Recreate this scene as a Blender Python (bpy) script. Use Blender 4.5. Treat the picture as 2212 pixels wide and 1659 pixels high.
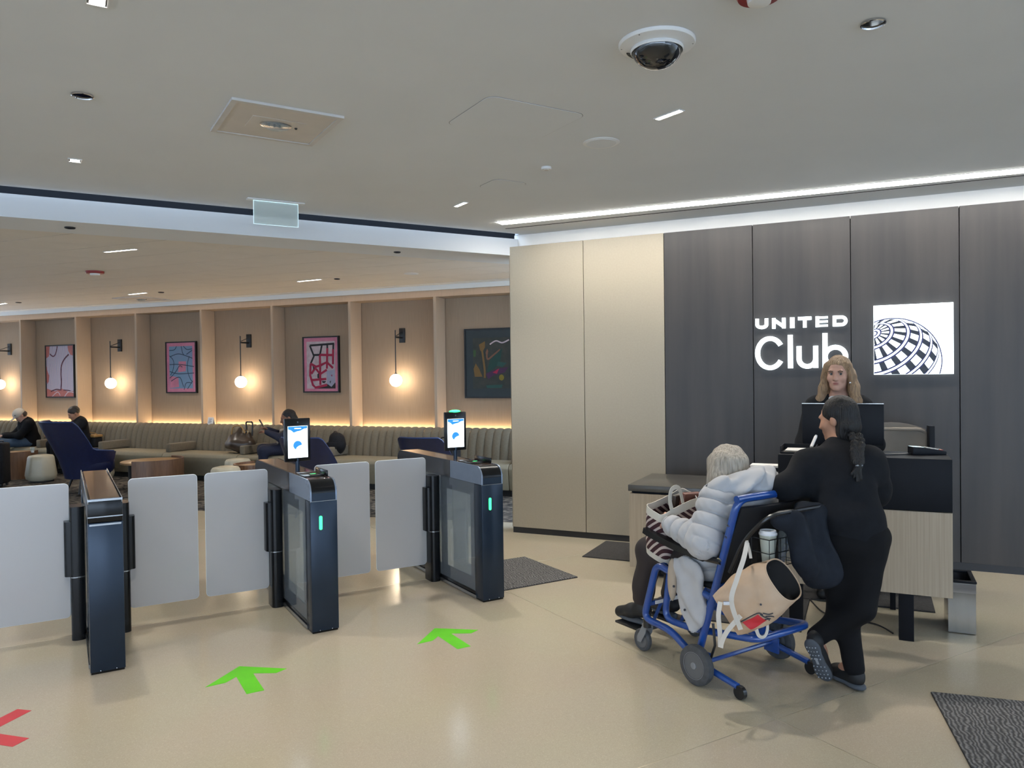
import bpy, bmesh, math, random
import numpy as np
from mathutils import Matrix, Vector
random.seed(7); np.random.seed(7)
scn = bpy.context.scene
for o in list(bpy.data.objects): bpy.data.objects.remove(o)
COL = scn.collection
PI = math.pi
# ---------------------------------------------------------------- camera
PW, PH, FPX, EYE = 2212.0, 1659.0, 1650.0, 1.65
_u = Vector((-0.013, 1.0, 0.01303)).normalized()          # world up seen in the camera's axes
_f = Vector((0, 0, -1)); _yc = (_f - _u * _f.dot(_u)).normalized(); _xc = _yc.cross(_u)
RC = Matrix((_xc, _yc, _u))
CAM = Vector((0, 0, EYE))
cd = bpy.data.cameras.new('camera'); cam = bpy.data.objects.new('camera', cd); COL.objects.link(cam)
cd.sensor_fit = 'HORIZONTAL'; cd.sensor_width = 36.0; cd.lens = FPX / PW * 36.0; cd.clip_start = 0.05
cam.matrix_world = Matrix.Translation(CAM) @ RC.to_4x4()
scn.camera = cam
# ---------------------------------------------------------------- exposure, world, daylight
vs = scn.view_settings
vs.view_transform = 'Standard'; vs.look = 'None'; vs.gamma = 1.0; vs.use_curve_mapping = False
vs.exposure = 0.22
w = bpy.data.worlds.new('daylight'); scn.world = w; w.use_nodes = True
_bg = w.node_tree.nodes['Background']; _bg.inputs['Color'].default_value = (0.60, 0.77, 1.0, 1); _bg.inputs['Strength'].default_value = 5.4
scn.cycles.max_bounces = 6; scn.cycles.diffuse_bounces = 3; scn.cycles.glossy_bounces = 3
scn.cycles.transmission_bounces = 4; scn.cycles.transparent_max_bounces = 8
scn.cycles.sample_clamp_indirect = 6.0
scn.cycles.caustics_reflective = False; scn.cycles.caustics_refractive = False
scn.cycles.use_denoising = True; scn.cycles.use_adaptive_sampling = True; scn.cycles.adaptive_threshold = 0.08; scn.cycles.adaptive_min_samples = 20

# ---------------------------------------------------------------- pixel helpers (photo pixel -> direction -> known surface)
def ray(x, y): return RC @ Vector(((x - PW / 2) / FPX, -(y - PH / 2) / FPX, -1.0))
def onz(x, y, z=0.0):
    d = ray(x, y); return CAM + d * ((z - EYE) / d.z)
def atY(x, y, Y):
    d = ray(x, y); return CAM + d * (Y / d.y)
class Frame:
    def __init__(s, P, deg):
        a = math.radians(deg); s.P = Vector((P[0], P[1], 0)); s.a = a
        s.x = Vector((math.cos(a), math.sin(a), 0)); s.y = Vector((-math.sin(a), math.cos(a), 0))
        s.M = Matrix.Translation(s.P) @ Matrix.Rotation(a, 4, 'Z')
    def loc(s, q):
        d = Vector(q) - s.P; return Vector((d.dot(s.x), d.dot(s.y), q[2]))
    def w(s, x, y, z=0.0): return s.P + s.x * x + s.y * y + Vector((0, 0, z))
    def floor(s, px, py, z=0.0): return s.loc(onz(px, py, z))
    def pln(s, px, py, off):                               # on the vertical plane y == off of this frame
        d = ray(px, py); t = ((s.P + s.y * off) - CAM).dot(s.y) / d.dot(s.y); return s.loc(CAM + d * t)
    def plx(s, px, py, off):
        d = ray(px, py); t = ((s.P + s.x * off) - CAM).dot(s.x) / d.dot(s.x); return s.loc(CAM + d * t)
SG = Frame((-0.010, 7.940), -25.15)      # sign wall: x along the wall, y away
KL = 1.123
LW = Frame((-0.031 * KL, 9.913 * KL), -21.94)      # lounge wall (front of its fins)
GT = Frame((-2.367, 4.232), 30.6)        # gate row: x along the row, y through the gates
ZC, ZL = 3.10, 3.00                      # hall ceiling, lounge ceiling

# ---------------------------------------------------------------- materials
MATS = {}
def nodes_of(name):
    m = bpy.data.materials.new(name); m.use_nodes = True; MATS[name] = m
    nt = m.node_tree; return m, nt, nt.nodes['Principled BSDF']
def mat(name, c, rough=0.5, metal=0.0, spec=0.5, vary=0.06, scale=8.0, stretch=(1, 1, 1), bump=0.0, bscale=60.0, coat=0.0, c2=None, detail=4.0, sheen=0.0, wave=None):
    if name in MATS: return MATS[name]
    m, nt, b = nodes_of(name)
    tc = nt.nodes.new('ShaderNodeTexCoord'); mp = nt.nodes.new('ShaderNodeMapping'); nt.links.new(tc.outputs['Object'], mp.inputs['Vector'])
    mp.inputs['Scale'].default_value = stretch
    nz = nt.nodes.new('ShaderNodeTexNoise'); nz.inputs['Scale'].default_value = scale; nz.inputs['Detail'].default_value = detail
    nt.links.new(mp.outputs['Vector'], nz.inputs['Vector'])
    rp = nt.nodes.new('ShaderNodeValToRGB'); rp.color_ramp.elements[0].position = 0.3; rp.color_ramp.elements[1].position = 0.7
    lo = c2 if c2 else tuple(max(0, v * (1 - vary)) for v in c); hi = c if c2 else tuple(min(1, v * (1 + vary)) for v in c)
    rp.color_ramp.elements[0].color = (*lo, 1); rp.color_ramp.elements[1].color = (*hi, 1)
    nt.links.new(nz.outputs['Fac'], rp.inputs['Fac']); nt.links.new(rp.outputs['Color'], b.inputs['Base Color'])
    b.inputs['Roughness'].default_value = rough; b.inputs['Metallic'].default_value = metal; b.inputs['Specular IOR Level'].default_value = spec
    if coat: b.inputs['Coat Weight'].default_value = coat; b.inputs['Coat Roughness'].default_value = 0.08
    if sheen: b.inputs['Sheen Weight'].default_value = sheen
    if bump:
        n2 = nt.nodes.new('ShaderNodeTexNoise'); n2.inputs['Scale'].default_value = bscale; n2.inputs['Detail'].default_value = 3
        nt.links.new(mp.outputs['Vector'], n2.inputs['Vector'])
        bp = nt.nodes.new('ShaderNodeBump'); bp.inputs['Strength'].default_value = bump; bp.inputs['Distance'].default_value = 0.02
        nt.links.new(n2.outputs['Fac'], bp.inputs['Height']); nt.links.new(bp.outputs['Normal'], b.inputs['Normal'])
    return m
def emat(name, c, s, base=None):
    if name in MATS: return MATS[name]
    m, nt, b = nodes_of(name)
    b.inputs['Base Color'].default_value = (*(base or c), 1); b.inputs['Emission Color'].default_value = (*c, 1); b.inputs['Emission Strength'].default_value = s
    return m
def glassmat(name, c, alpha, rough=0.05, transl=0.0, spec=0.5):
    """thin pane: part see-through, part tinted surface (with light passing through it when transl > 0)"""
    m, nt, b = nodes_of(name)
    b.inputs['Base Color'].default_value = (*c, 1); b.inputs['Roughness'].default_value = rough; b.inputs['Specular IOR Level'].default_value = spec
    out = nt.nodes['Material Output']; sh = b.outputs['BSDF']
    if transl:
        t = nt.nodes.new('ShaderNodeBsdfTranslucent'); t.inputs['Color'].default_value = (*c, 1)
        mx = nt.nodes.new('ShaderNodeMixShader'); mx.inputs[0].default_value = transl
        nt.links.new(sh, mx.inputs[1]); nt.links.new(t.outputs[0], mx.inputs[2]); sh = mx.outputs[0]
    tr = nt.nodes.new('ShaderNodeBsdfTransparent'); tr.inputs['Color'].default_value = (0.96, 0.98, 0.98, 1)
    m2 = nt.nodes.new('ShaderNodeMixShader'); m2.inputs[0].default_value = alpha
    nt.links.new(tr.outputs[0], m2.inputs[1]); nt.links.new(sh, m2.inputs[2]); nt.links.new(m2.outputs[0], out.inputs['Surface'])
    return m

# ---------------------------------------------------------------- mesh builder
def _cat(pts, n):
    """Catmull-Rom through pts"""
    P = [Vector(p) for p in pts]; out = []
    for i in range(len(P) - 1):
        p0 = P[max(i - 1, 0)]; p1 = P[i]; p2 = P[i + 1]; p3 = P[min(i + 2, len(P) - 1)]
        for k in range(n):
            t = k / n
            out.append(0.5 * ((2 * p1) + (p2 - p0) * t + (2 * p0 - 5 * p1 + 4 * p2 - p3) * t * t + (3 * p1 - p0 - 3 * p2 + p3) * t ** 3))
    out.append(P[-1]); return out
def fillet(pts, r, n=5, closed=False):
    P = [Vector(p) for p in pts]; out = []
    N = len(P)
    for i in range(N):
        if not closed and i in (0, N - 1): out.append(P[i]); continue
        a, b, c = P[i - 1], P[i], P[(i + 1) % N]
        da = (a - b); dc = (c - b); q = min(r, da.length * .48, dc.length * .48)
        s = b + da.normalized() * q; e = b + dc.normalized() * q
        for k in range(n + 1):
            t = k / n; out.append(s * (1 - t) ** 2 + b * (2 * t * (1 - t)) + e * t * t)
    return out
class MB:
    def __init__(s): s.v = []; s.f = []
    def add(s, v, f, M=None):
        o = len(s.v); s.v += [tuple((M @ Vector(p)) if M else p) for p in v]; s.f += [tuple(i + o for i in q) for q in f]; return s
    def box(s, x0, x1, y0, y1, z0, z1, M=None):
        v = [(x, y, z) for z in (z0, z1) for y in (y0, y1) for x in (x0, x1)]
        return s.add(v, [(0, 2, 3, 1), (4, 5, 7, 6), (0, 1, 5, 4), (2, 6, 7, 3), (0, 4, 6, 2), (1, 3, 7, 5)], M)
    def prism(s, poly, h0, h1, axis='z', M=None):
        """2-D polygon extruded; axis z: (x,y), y: (x,z), x: (y,z)"""
        n = len(poly); ar = sum(poly[i][0] * poly[(i + 1) % n][1] - poly[(i + 1) % n][0] * poly[i][1] for i in range(n))
        if ar < 0: poly = poly[::-1]
        def P(p, h): return {'z': (p[0], p[1], h), 'y': (p[0], h, p[1]), 'x': (h, p[0], p[1])}[axis]
        v = [P(p, h0) for p in poly] + [P(p, h1) for p in poly]
        f = [tuple(range(n))[::-1], tuple(range(n, 2 * n))] + [(i, (i + 1) % n, n + (i + 1) % n, n + i) for i in range(n)]
        if axis == 'y': f = [q[::-1] for q in f]
        return s.add(v, f, M)
    def lathe(s, prof, n=20, M=None, cap=True):
        v = []; f = []
        for (r, z) in prof:
            for k in range(n): a = 2 * PI * k / n; v.append((r * math.cos(a), r * math.sin(a), z))
        m = len(prof)
        for j in range(m - 1):
            for k in range(n): a = j * n + k; b = j * n + (k + 1) % n; f.append((a, b, b + n, a + n))
        if cap: f.append(tuple(range(n))[::-1]); f.append(tuple(range((m - 1) * n, m * n)))
        return s.add(v, f, M)
    def cyl(s, a, b, r, n=12, r2=None):
        a = Vector(a); b = Vector(b); d = b - a
        M = Matrix.Translation(a) @ d.to_track_quat('Z', 'Y').to_matrix().to_4x4()
        return s.lathe([(r, 0), (r if r2 is None else r2, d.length)], n, M)
    def ball(s, c, r, n=14, m=9, sc=(1, 1, 1), M=None):
        prof = [(max(1e-4, math.sin(PI * i / m)), -math.cos(PI * i / m)) for i in range(m + 1)]
        T = Matrix.Translation(Vector(c)) @ Matrix.Diagonal((r * sc[0], r * sc[1], r * sc[2], 1))
        return s.lathe(prof, n, (M @ T) if M else T, cap=False)
    def tube(s, pts, r, n=8, closed=False, flat=None, up=None):
        """round tube (or flat strap when flat=(width, thickness)) along pts"""
        P = [Vector(p) for p in pts]; N = len(P); v = []; f = []
        prev = None
        for i in range(N):
            if closed: t = P[(i + 1) % N] - P[i - 1]
            else: t = P[min(i + 1, N - 1)] - P[max(i - 1, 0)]
            if t.length < 1e-9: t = Vector((0, 0, 1))
            t.normalize()
            if prev is None:
                q = Vector(up) if up else (Vector((0, 0, 1)) if abs(t.z) < .9 else Vector((1, 0, 0)))
            else: q = prev
            q = (q - t * q.dot(t)); q = q.normalized() if q.length > 1e-6 else t.orthogonal().normalized()
            prev = q; bn = t.cross(q)
            R = r[i] if isinstance(r, (list, tuple)) else r
            if flat:
                hw, ht = flat[0] / 2, flat[1] / 2
                for (a, b) in ((-hw, -ht), (hw, -ht), (hw, ht), (-hw, ht)): v.append(P[i] + bn * a + q * b)
            else:
                for k in range(n): a = 2 * PI * k / n; v.append(P[i] + (q * math.cos(a) + bn * math.sin(a)) * R)
        n = 4 if flat else n
        for j in range(N if closed else N - 1):
            for k in range(n):
                a = j * n + k; b = j * n + (k + 1) % n; c = ((j + 1) % N) * n + (k + 1) % n; d = ((j + 1) % N) * n + k
                f.append((a, b, c, d) if not flat else (a, b, c, d))
        if not closed: f.append(tuple(range(n))[::-1]); f.append(tuple(range((N - 1) * n, N * n)))
        return s.add(v, f)
    def grid(s, fn, nu, nv, M=None, closeu=False):
        v = [fn(i / (nu if closeu else nu - 1), j / (nv - 1)) for j in range(nv) for i in range(nu)]; f = []
        for j in range(nv - 1):
            for i in range(nu if closeu else nu - 1):
                a = j * nu + i; b = j * nu + (i + 1) % nu; f.append((a, b, b + nu, a + nu))
        return s.add(v, f, M)
    def build(s, name, m, parent=None, bevel=0.0, seg=2, smooth=True, ang=40.0, M=None, solid=0.0, fix=True):
        me = bpy.data.meshes.new(name); me.from_pydata([tuple(p) for p in s.v], [], s.f)
        bm = bmesh.new(); bm.from_mesh(me)
        if fix: bmesh.ops.recalc_face_normals(bm, faces=bm.faces)
        if bevel:
            ed = [e for e in bm.edges if len(e.link_faces) == 2 and e.calc_face_angle(0) > math.radians(30)]
            bmesh.ops.bevel(bm, geom=ed, offset=bevel, segments=seg, profile=0.5, affect='EDGES', clamp_overlap=True)
        if solid: bmesh.ops.solidify(bm, geom=bm.faces, thickness=solid)
        bm.to_mesh(me); bm.free()
        if smooth:
            me.polygons.foreach_set('use_smooth', [True] * len(me.polygons)); me.set_sharp_from_angle(angle=math.radians(ang))
        o = link(name, me, parent)
        if m: me.materials.append(MATS[m] if isinstance(m, str) else m)
        if M is not None: o.matrix_local = M
        return o
def link(name, me, parent=None):
    o = bpy.data.objects.new(name, me); COL.objects.link(o)
    if parent: o.parent = parent
    return o
def tag(o, label=None, cat=None, group=None, kind=None):
    if label: o['label'] = label
    if cat: o['category'] = cat
    if group: o['group'] = group
    if kind: o['kind'] = kind
    return o
def thing(name, label, cat, M=None, group=None):
    o = link(name, None); o.empty_display_size = .1
    if M is not None: o.matrix_world = M
    return tag(o, label, cat, group)
def struct(o): o['kind'] = 'structure'; return o
def copy_tree(o, parent=None):
    c = o.copy(); COL.objects.link(c)
    if parent: c.parent = parent
    for ch in o.children: copy_tree(ch, c)
    return c
def box(name, m, b, parent=None, bevel=0.0, M=None, seg=2):
    return MB().box(*b).build(name, m, parent, bevel=bevel, M=M, seg=seg)
def T(x, y, z, rz=0.0): return Matrix.Translation((x, y, z)) @ Matrix.Rotation(rz, 4, 'Z')
def rrect(x0, x1, z0, z1, r, n=5):
    out = []
    for cx, cz, a0 in ((x1 - r, z1 - r, 0), (x0 + r, z1 - r, 90), (x0 + r, z0 + r, 180), (x1 - r, z0 + r, 270)):
        for k in range(n + 1): a = math.radians(a0 + 90 * k / n); out.append((cx + r * math.cos(a), cz + r * math.sin(a)))
    return out
def lamp(name, kind, M, power, color, parent=None, **kw):
    L = bpy.data.lights.new(name, kind); L.energy = power; L.color = color
    for k, v in kw.items(): setattr(L, k, v)
    o = bpy.data.objects.new(name, L); COL.objects.link(o); o.matrix_world = M
    if parent: o.parent = parent; o.matrix_parent_inverse = Matrix(); o.matrix_local = M
    return o
# ================================================================ materials
WARM = (1.0, 0.72, 0.42); NEUT = (1.0, 0.94, 0.86); COOL = (0.86, 0.94, 1.0)
mat('plaster', (0.71, 0.73, 0.75), rough=0.9, spec=.2, vary=.015, scale=2.0, bump=.02, bscale=300)
mat('plaster_white', (0.82, 0.81, 0.78), rough=0.9, spec=.2, vary=.01, scale=2.0)
mat('ceiling_panel', (0.72, 0.68, 0.62), rough=0.9, spec=.2, vary=.02, scale=3.0)
mat('dark_gap', (0.012, 0.013, 0.016), rough=0.8, spec=.1)
mat('steel_panel', (0.062, 0.056, 0.052), rough=0.40, spec=.38, vary=.25, scale=2.2, stretch=(3.0, 3.0, .25), c2=(0.038, 0.036, 0.036), bump=.03, bscale=90)
mat('cream_panel', (0.37, 0.325, 0.25), rough=0.42, spec=.4, vary=.03, scale=60, bump=.004, bscale=200)
mat('black_base', (0.018, 0.018, 0.02), rough=.4)
mat('oak_wall', (0.385, 0.285, 0.20), rough=.65, spec=.25, vary=.1, scale=28, stretch=(6, 6, .12), c2=(0.325, 0.24, 0.168))
mat('oak_fin', (0.47, 0.365, 0.27), rough=.6, spec=.25, vary=.05, scale=24, stretch=(6, 6, .15))
mat('divider', (0.62, 0.55, 0.40), rough=.3, metal=.6)
# polished terrazzo with fine chips
def terrazzo():
    m, nt, b = nodes_of('terrazzo')
    tc = nt.nodes.new('ShaderNodeTexCoord')
    v = nt.nodes.new('ShaderNodeTexVoronoi'); v.inputs['Scale'].default_value = 300
    n = nt.nodes.new('ShaderNodeTexNoise'); n.inputs['Scale'].default_value = 1.3; n.inputs['Detail'].default_value = 5
    for x in (v, n): nt.links.new(tc.outputs['Object'], x.inputs['Vector'])
    r = nt.nodes.new('ShaderNodeValToRGB'); e = r.color_ramp.elements
    e[0].position = 0.0; e[0].color = (0.46, 0.39, 0.29, 1); e[1].position = 1.0; e[1].color = (0.585, 0.505, 0.385, 1)
    k = e.new(.12); k.color = (0.495, 0.43, 0.32, 1); k = e.new(.85); k.color = (0.515, 0.45, 0.335, 1)
    sp = nt.nodes.new('ShaderNodeSeparateColor'); nt.links.new(v.outputs['Color'], sp.inputs[0]); nt.links.new(sp.outputs[0], r.inputs['Fac'])
    mx = nt.nodes.new('ShaderNodeMix'); mx.data_type = 'RGBA'; mx.blend_type = 'MULTIPLY'; mx.inputs[0].default_value = .12
    nt.links.new(r.outputs['Color'], mx.inputs[6]); nt.links.new(n.outputs['Color'], mx.inputs[7]); nt.links.new(mx.outputs[2], b.inputs['Base Color'])
    rr = nt.nodes.new('ShaderNodeMapRange'); rr.inputs[3].default_value = .11; rr.inputs[4].default_value = .22
    nt.links.new(n.outputs['Fac'], rr.inputs[0]); nt.links.new(rr.outputs[0], b.inputs['Roughness'])
    b.inputs['Specular IOR Level'].default_value = .5
terrazzo()
def carpet():
    m, nt, b = nodes_of('carpet')
    tc = nt.nodes.new('ShaderNodeTexCoord'); n = nt.nodes.new('ShaderNodeTexNoise'); n.inputs['Scale'].default_value = 5; n.inputs['Detail'].default_value = 8; n.inputs['Distortion'].default_value = 2.5
    nt.links.new(tc.outputs['Object'], n.inputs['Vector'])
    r = nt.nodes.new('ShaderNodeValToRGB'); r.color_ramp.elements[0].position = .42; r.color_ramp.elements[0].color = (0.035, 0.033, 0.033, 1); r.color_ramp.elements[1].position = .62; r.color_ramp.elements[1].color = (0.19, 0.165, 0.135, 1)
    nt.links.new(n.outputs['Fac'], r.inputs['Fac']); nt.links.new(r.outputs['Color'], b.inputs['Base Color']); b.inputs['Roughness'].default_value = .95; b.inputs['Specular IOR Level'].default_value = .1
carpet()
emat('led_white', (1.0, 0.95, 0.88), 32.0)
emat('led_cell', (1.0, 0.93, 0.84), 30.0)
emat('led_warm', (1.0, 0.74, 0.43), 27.0)
emat('led_soft', (1.0, 0.74, 0.54), 5.0)
emat('globe_glass', (1.0, 0.81, 0.58), 24.0)
emat('sign_white', (0.86, 0.96, 1.0), 1.8)
emat('green_led', (0.03, 1.0, 0.22), 2.6, base=(.05, .6, .2))
emat('screen_white', (0.86, 0.95, 1.0), 2.2)
emat('screen_blue', (0.02, 0.18, 0.72), 1.2)
emat('screen_pale', (0.35, 0.75, 0.62), 1.2)

# ================================================================ floor
def gate_joints():
    return [-6.2, -1.715, 2.775, 7.265, 11.7], [-9.5, -5.5, -2.38, 0.815, 4.0, 7.2]
fx, fy = gate_joints()
fl = struct(MB().box(-14, 12, -12, 14, -0.06, -0.012).build('floor', 'dark_gap', M=GT.M))
for i in range(len(fx) - 1):
    for j in range(len(fy) - 1):
        x0, x1 = fx[i] + .003, fx[i + 1] - .003; y0, y1 = fy[j] + .003, fy[j + 1] - .003
        me = MB().box(-(x1 - x0) / 2, (x1 - x0) / 2, -(y1 - y0) / 2, (y1 - y0) / 2, -.012, 0).build('slab', 'terrazzo', fl)
        me.location = ((x0 + x1) / 2, (y0 + y1) / 2, 0)
for x in fx[1:-1]: MB().box(x - .003, x + .003, fy[0], fy[-1], -.012, -.0006).build('divider_strip', 'divider', fl)
for y in fy[1:-1]: MB().box(fx[0], fx[-1], y - .003, y + .003, -.012, -.0003).build('divider_strip', 'divider', fl)
_p = onz(430, 1103); _q = onz(1100, 1128); _d = (_q - _p).normalized(); _n = Vector((-_d.y, _d.x, 0))
struct(MB().prism([(v.x, v.y) for v in (_p - _d * 9, _q + _d * 4, _q + _d * 4 + _n * 9, _p - _d * 9 + _n * 9)], 0.0005, .006).build('floor_carpet', 'carpet', smooth=False))
MB().box(-14, -6.2, -12, 14, -.012, -.0002).build('slab', 'terrazzo', fl); MB().box(-6.2, 12, 7.2, 14, -.012, -.0002).build('slab', 'terrazzo', fl); MB().box(-6.2, 12, -14, -9.5, -.012, -.0002).build('slab', 'terrazzo', fl)

# ================================================================ sign wall
ws = struct(MB().box(-0.02, 9.0, .10, .30, 0, ZC).build('wall_sign', 'plaster_white', M=SG.M))
PT = 2.967
for k in range(11):
    a = .8085 * k; m = 'cream_panel' if k < 2 else 'steel_panel'
    p = MB().box(0, .8085 - .006, 0, .098, .062, PT).build('panel', m, ws, bevel=.0015, seg=1); p.location = (a + .003, 0, 0)
MB().box(0, 9, .02, .098, .062, PT - .02).build('panel_backing', 'dark_gap', ws)
MB().box(-.002, .0, .0, .098, .062, PT).build('end_panel', 'cream_panel', ws)
struct(MB().box(0.0, 9.0, .012, .10, 0, .062).build('baseboard_sign', 'black_base', M=SG.M))

# ================================================================ hall ceiling with its light slot
# ceiling outline: lounge-side edge follows the bulkhead (gate frame), wall side follows the sign wall
BK = Frame((0.054, 7.972), 30.1)
A = BK.w(-14, -.045); B = BK.w(0.02, -.045); Cc = SG.w(0.0, .12); D = SG.w(9.2, .12); E2 = Vector((12, -9, 0)); F2 = Vector((-14.6, -9, 0))
cei = struct(MB().prism([(p.x, p.y) for p in (A, B, Cc, D, E2, F2)], ZC, ZC + .12).build('ceiling', 'plaster', smooth=False))
# linear light near the sign wall and the dark air slot beside it
st0 = SG.loc(onz(1080, 481, ZC)); st1 = SG.loc(onz(2212, 367, ZC))
sl = Frame(SG.w(st0.x, st0.y)[:2], math.degrees(math.atan2(*(SG.w(st1.x, st1.y) - SG.w(st0.x, st0.y)).yx)))
lt = thing('linear_ceiling_light', 'long bright white light line recessed in the ceiling along the sign wall', 'light', sl.M @ Matrix.Translation((0, 0, ZC)))
MB().box(0, 6.6, -.06, .06, -.010, -.0005).build('diffuser', 'led_white', lt)
MB().box(-.01, 6.61, -.072, -.061, -.003, -.0005).build('trim_edge', 'plaster_white', lt); MB().box(-.01, 6.61, .061, .072, -.003, -.0005).build('trim_edge', 'plaster_white', lt)
av = struct(MB().box(0.10, 8.8, -.30, -.288, ZC - .003, ZC - .0005).build('trim_air_slot', 'dark_gap', M=SG.M))
# ================================================================ bulkhead and lounge ceiling
FZ0 = 2.880
bk = struct(MB().box(-14, .03, .0, .14, FZ0, 3.055).build('trim_bulkhead', 'plaster', M=BK.M))
struct(MB().box(-14, .03, .06, .10, 3.05, ZC + .10).build('trim_shadow_gap', 'dark_gap', M=BK.M))
lcei = struct(MB().prism([(p.x, p.y) for p in (BK.w(-14, .05), BK.w(.06, .05), SG.w(.1, .35), LW.w(2.5, .4), LW.w(-14, .4))], ZL + .045, ZL + .16).build('ceiling_lounge', 'dark_gap', smooth=False))
# soffit strip, then parallelogram panels between gate-row lines and lounge-wall lines
def clip(poly, P, n):
    out = []
    for i in range(len(poly)):
        a, b = poly[i], poly[(i + 1) % len(poly)]
        da = (a[0] - P[0]) * n[0] + (a[1] - P[1]) * n[1]; db = (b[0] - P[0]) * n[0] + (b[1] - P[1]) * n[1]
        if da >= 0: out.append(a)
        if (da >= 0) != (db >= 0): t = da / (da - db); out.append((a[0] + (b[0] - a[0]) * t, a[1] + (b[1] - a[1]) * t))
    return out
sof = [BK.w(-14, .142), BK.w(.16, .142), BK.w(.44, .55), BK.w(-14, .55)]
MB().prism([(p.x, p.y) for p in sof], FZ0, FZ0 + .04).build('soffit', 'plaster', lcei)
PO, PD = BK.w(0, .555), LW.y
row_d = .62; gdir = BK.x; ldir = LW.x
for r in range(-3, 14):
    y0, y1 = -.30 - r * row_d - row_d + .006, -.30 - r * row_d - .006
    for c in range(-11, 6):
        o = (r % 2) * 1.2
        # corner positions: move along lounge-wall rows; ends cut along the bulkhead direction
        def pt(t, y):
            base = LW.w(0, y); k = gdir.dot(LW.y); sft = (y / k) * gdir.dot(LW.x)
            return LW.w(t + sft, y)
        ps = [pt(c * 2.4 + o + .007, y0), pt(c * 2.4 + o + 2.393, y0), pt(c * 2.4 + o + 2.393, y1), pt(c * 2.4 + o + .007, y1)]
        q = clip([(p.x, p.y) for p in ps], PO, BK.y); q = clip(q, SG.w(.0, .32), (-SG.x.x, -SG.x.y)) if len(q) > 2 else q
        if len(q) < 3: continue
        cx = sum(p[0] for p in q) / len(q); cy = sum(p[1] for p in q) / len(q)
        if cx < -14.5: continue
        MB().prism([(p[0] - cx, p[1] - cy) for p in q], 0, .03).build('panel', 'ceiling_panel', lcei, smooth=False).location = (cx, cy, ZL)
# plaster border with the warm light groove next to the lounge wall
MB().box(-14, 2.4, -.30, -.10, ZL - .004, ZL + .04).build('border', 'plaster_white', lcei, M=LW.M)
cg = thing('cove_light', 'warm light groove along the top of the timber lounge wall', 'light', LW.M @ Matrix.Translation((0, 0, ZL)))
MB().box(-14, 2.4, -.095, -.08, -.06, -.045).build('light_line', 'led_soft', cg)
MB().box(-14, 2.4, -.11, -.096, -.075, .03).build('lip', 'plaster_white', cg)
MB().box(-14, 2.4, -.079, .0, -.065, .03).build('trough', 'plaster_white', cg)

# ================================================================ lounge wall with fins and niches
NB = .31
wl = struct(MB().box(-14, 2.4, NB + .02, NB + .2, 0, ZL + .02).build('wall_lounge', 'oak_wall', M=LW.M))
MB().box(-14, 2.4, 0, NB + .019, 2.835, ZL - .04).build('header', 'oak_fin', wl)
FP = 1.524
fins = [-1.19 - FP * k for k in range(-1, 9)]
for k, t in enumerate(fins):
    f = MB().box(-.045, .0, 0, NB, 0, 2.834).build('fin', 'oak_fin', wl, bevel=.002, seg=1); f.location = (t, 0, 0)
    MB().box(.004, FP - .049, NB, NB + .0195, 0, 2.834).build('niche_panel', 'oak_wall', wl).location = (t, 0, 0)
# warm led behind the banquette back
cl = thing('led_strip', 'warm led strip glowing behind the top of the channelled banquette', 'light', LW.M)
for k, t in enumerate(fins):
    MB().box(.01, FP - .06, NB - .06, NB - .03, .800, .810).build('strip', 'led_warm', cl).location = (t, 0, 0)
# far left wall and the window wall behind the viewer, so light comes in where the place has glass
struct(MB().box(-.2, 0, -14, 30, 0, ZC + .3).build('wall_left', 'plaster', M=T(-14.6, 0, 0)))
wb = struct(MB().box(-14.6, 12, -8.6, -8.4, 0, .25).build('wall_back', 'plaster'))
MB().box(-14.6, 12, -8.6, -8.4, 2.95, 3.2).build('lintel', 'plaster', wb)
for k in range(14): MB().box(-.04, .04, -8.58, -8.42, .25, 2.95).build('mullion', 'black_base', wb).location = (-13.2 + 1.5 * k, 0, 0)
struct(MB().box(11.9, 12.1, -9, 6, 0, ZC + .1).build('wall_right', 'plaster')); MB().box(6.5, 12, -8.6, -8.4, .25, 2.95).build('solid_bay', 'plaster', wb)
for nm, M_, sx_, sy_ in (('window_daylight', Matrix.Translation((-4.05, -8.45, 1.6)) @ Matrix.Rotation(PI / 2, 4, 'X'), 21.1, 2.7),):
    l_ = lamp(nm, 'AREA', M_, 1, (1, 1, 1), shape='RECTANGLE', size=sx_, size_y=sy_); l_.data.cycles.is_portal = True
# ================================================================ ceiling fittings
mat('white_paint', (0.75, 0.75, 0.74), rough=.45, vary=.02); mat('black_metal', (0.012, 0.012, 0.014), rough=.35, vary=.1); mat('chrome', (0.6, 0.6, 0.62), rough=.12, metal=1.0)
mat('red_plastic', (0.25, 0.012, 0.012), rough=.35); mat('lens_dark', (0.006, 0.007, 0.009), rough=.05, spec=.9); mat('beige_plate', (0.62, 0.57, 0.52), rough=.7, vary=.03)
mat('plate_frame', (0.60, 0.58, 0.56), rough=.7); mat('seam_grey', (0.30, 0.30, 0.30), rough=.8)
glassmat('clear_glass', (0.75, 0.85, 0.85), .18, rough=.03); glassmat('sign_glass', (0.78, 0.88, 0.88), .6, rough=.08, transl=.4)
def hang(px, py, z=ZC, rz=None): p = onz(px, py, z); return Matrix.Translation(p) @ Matrix.Rotation(GT.a if rz is None else rz, 4, 'Z')
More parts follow.
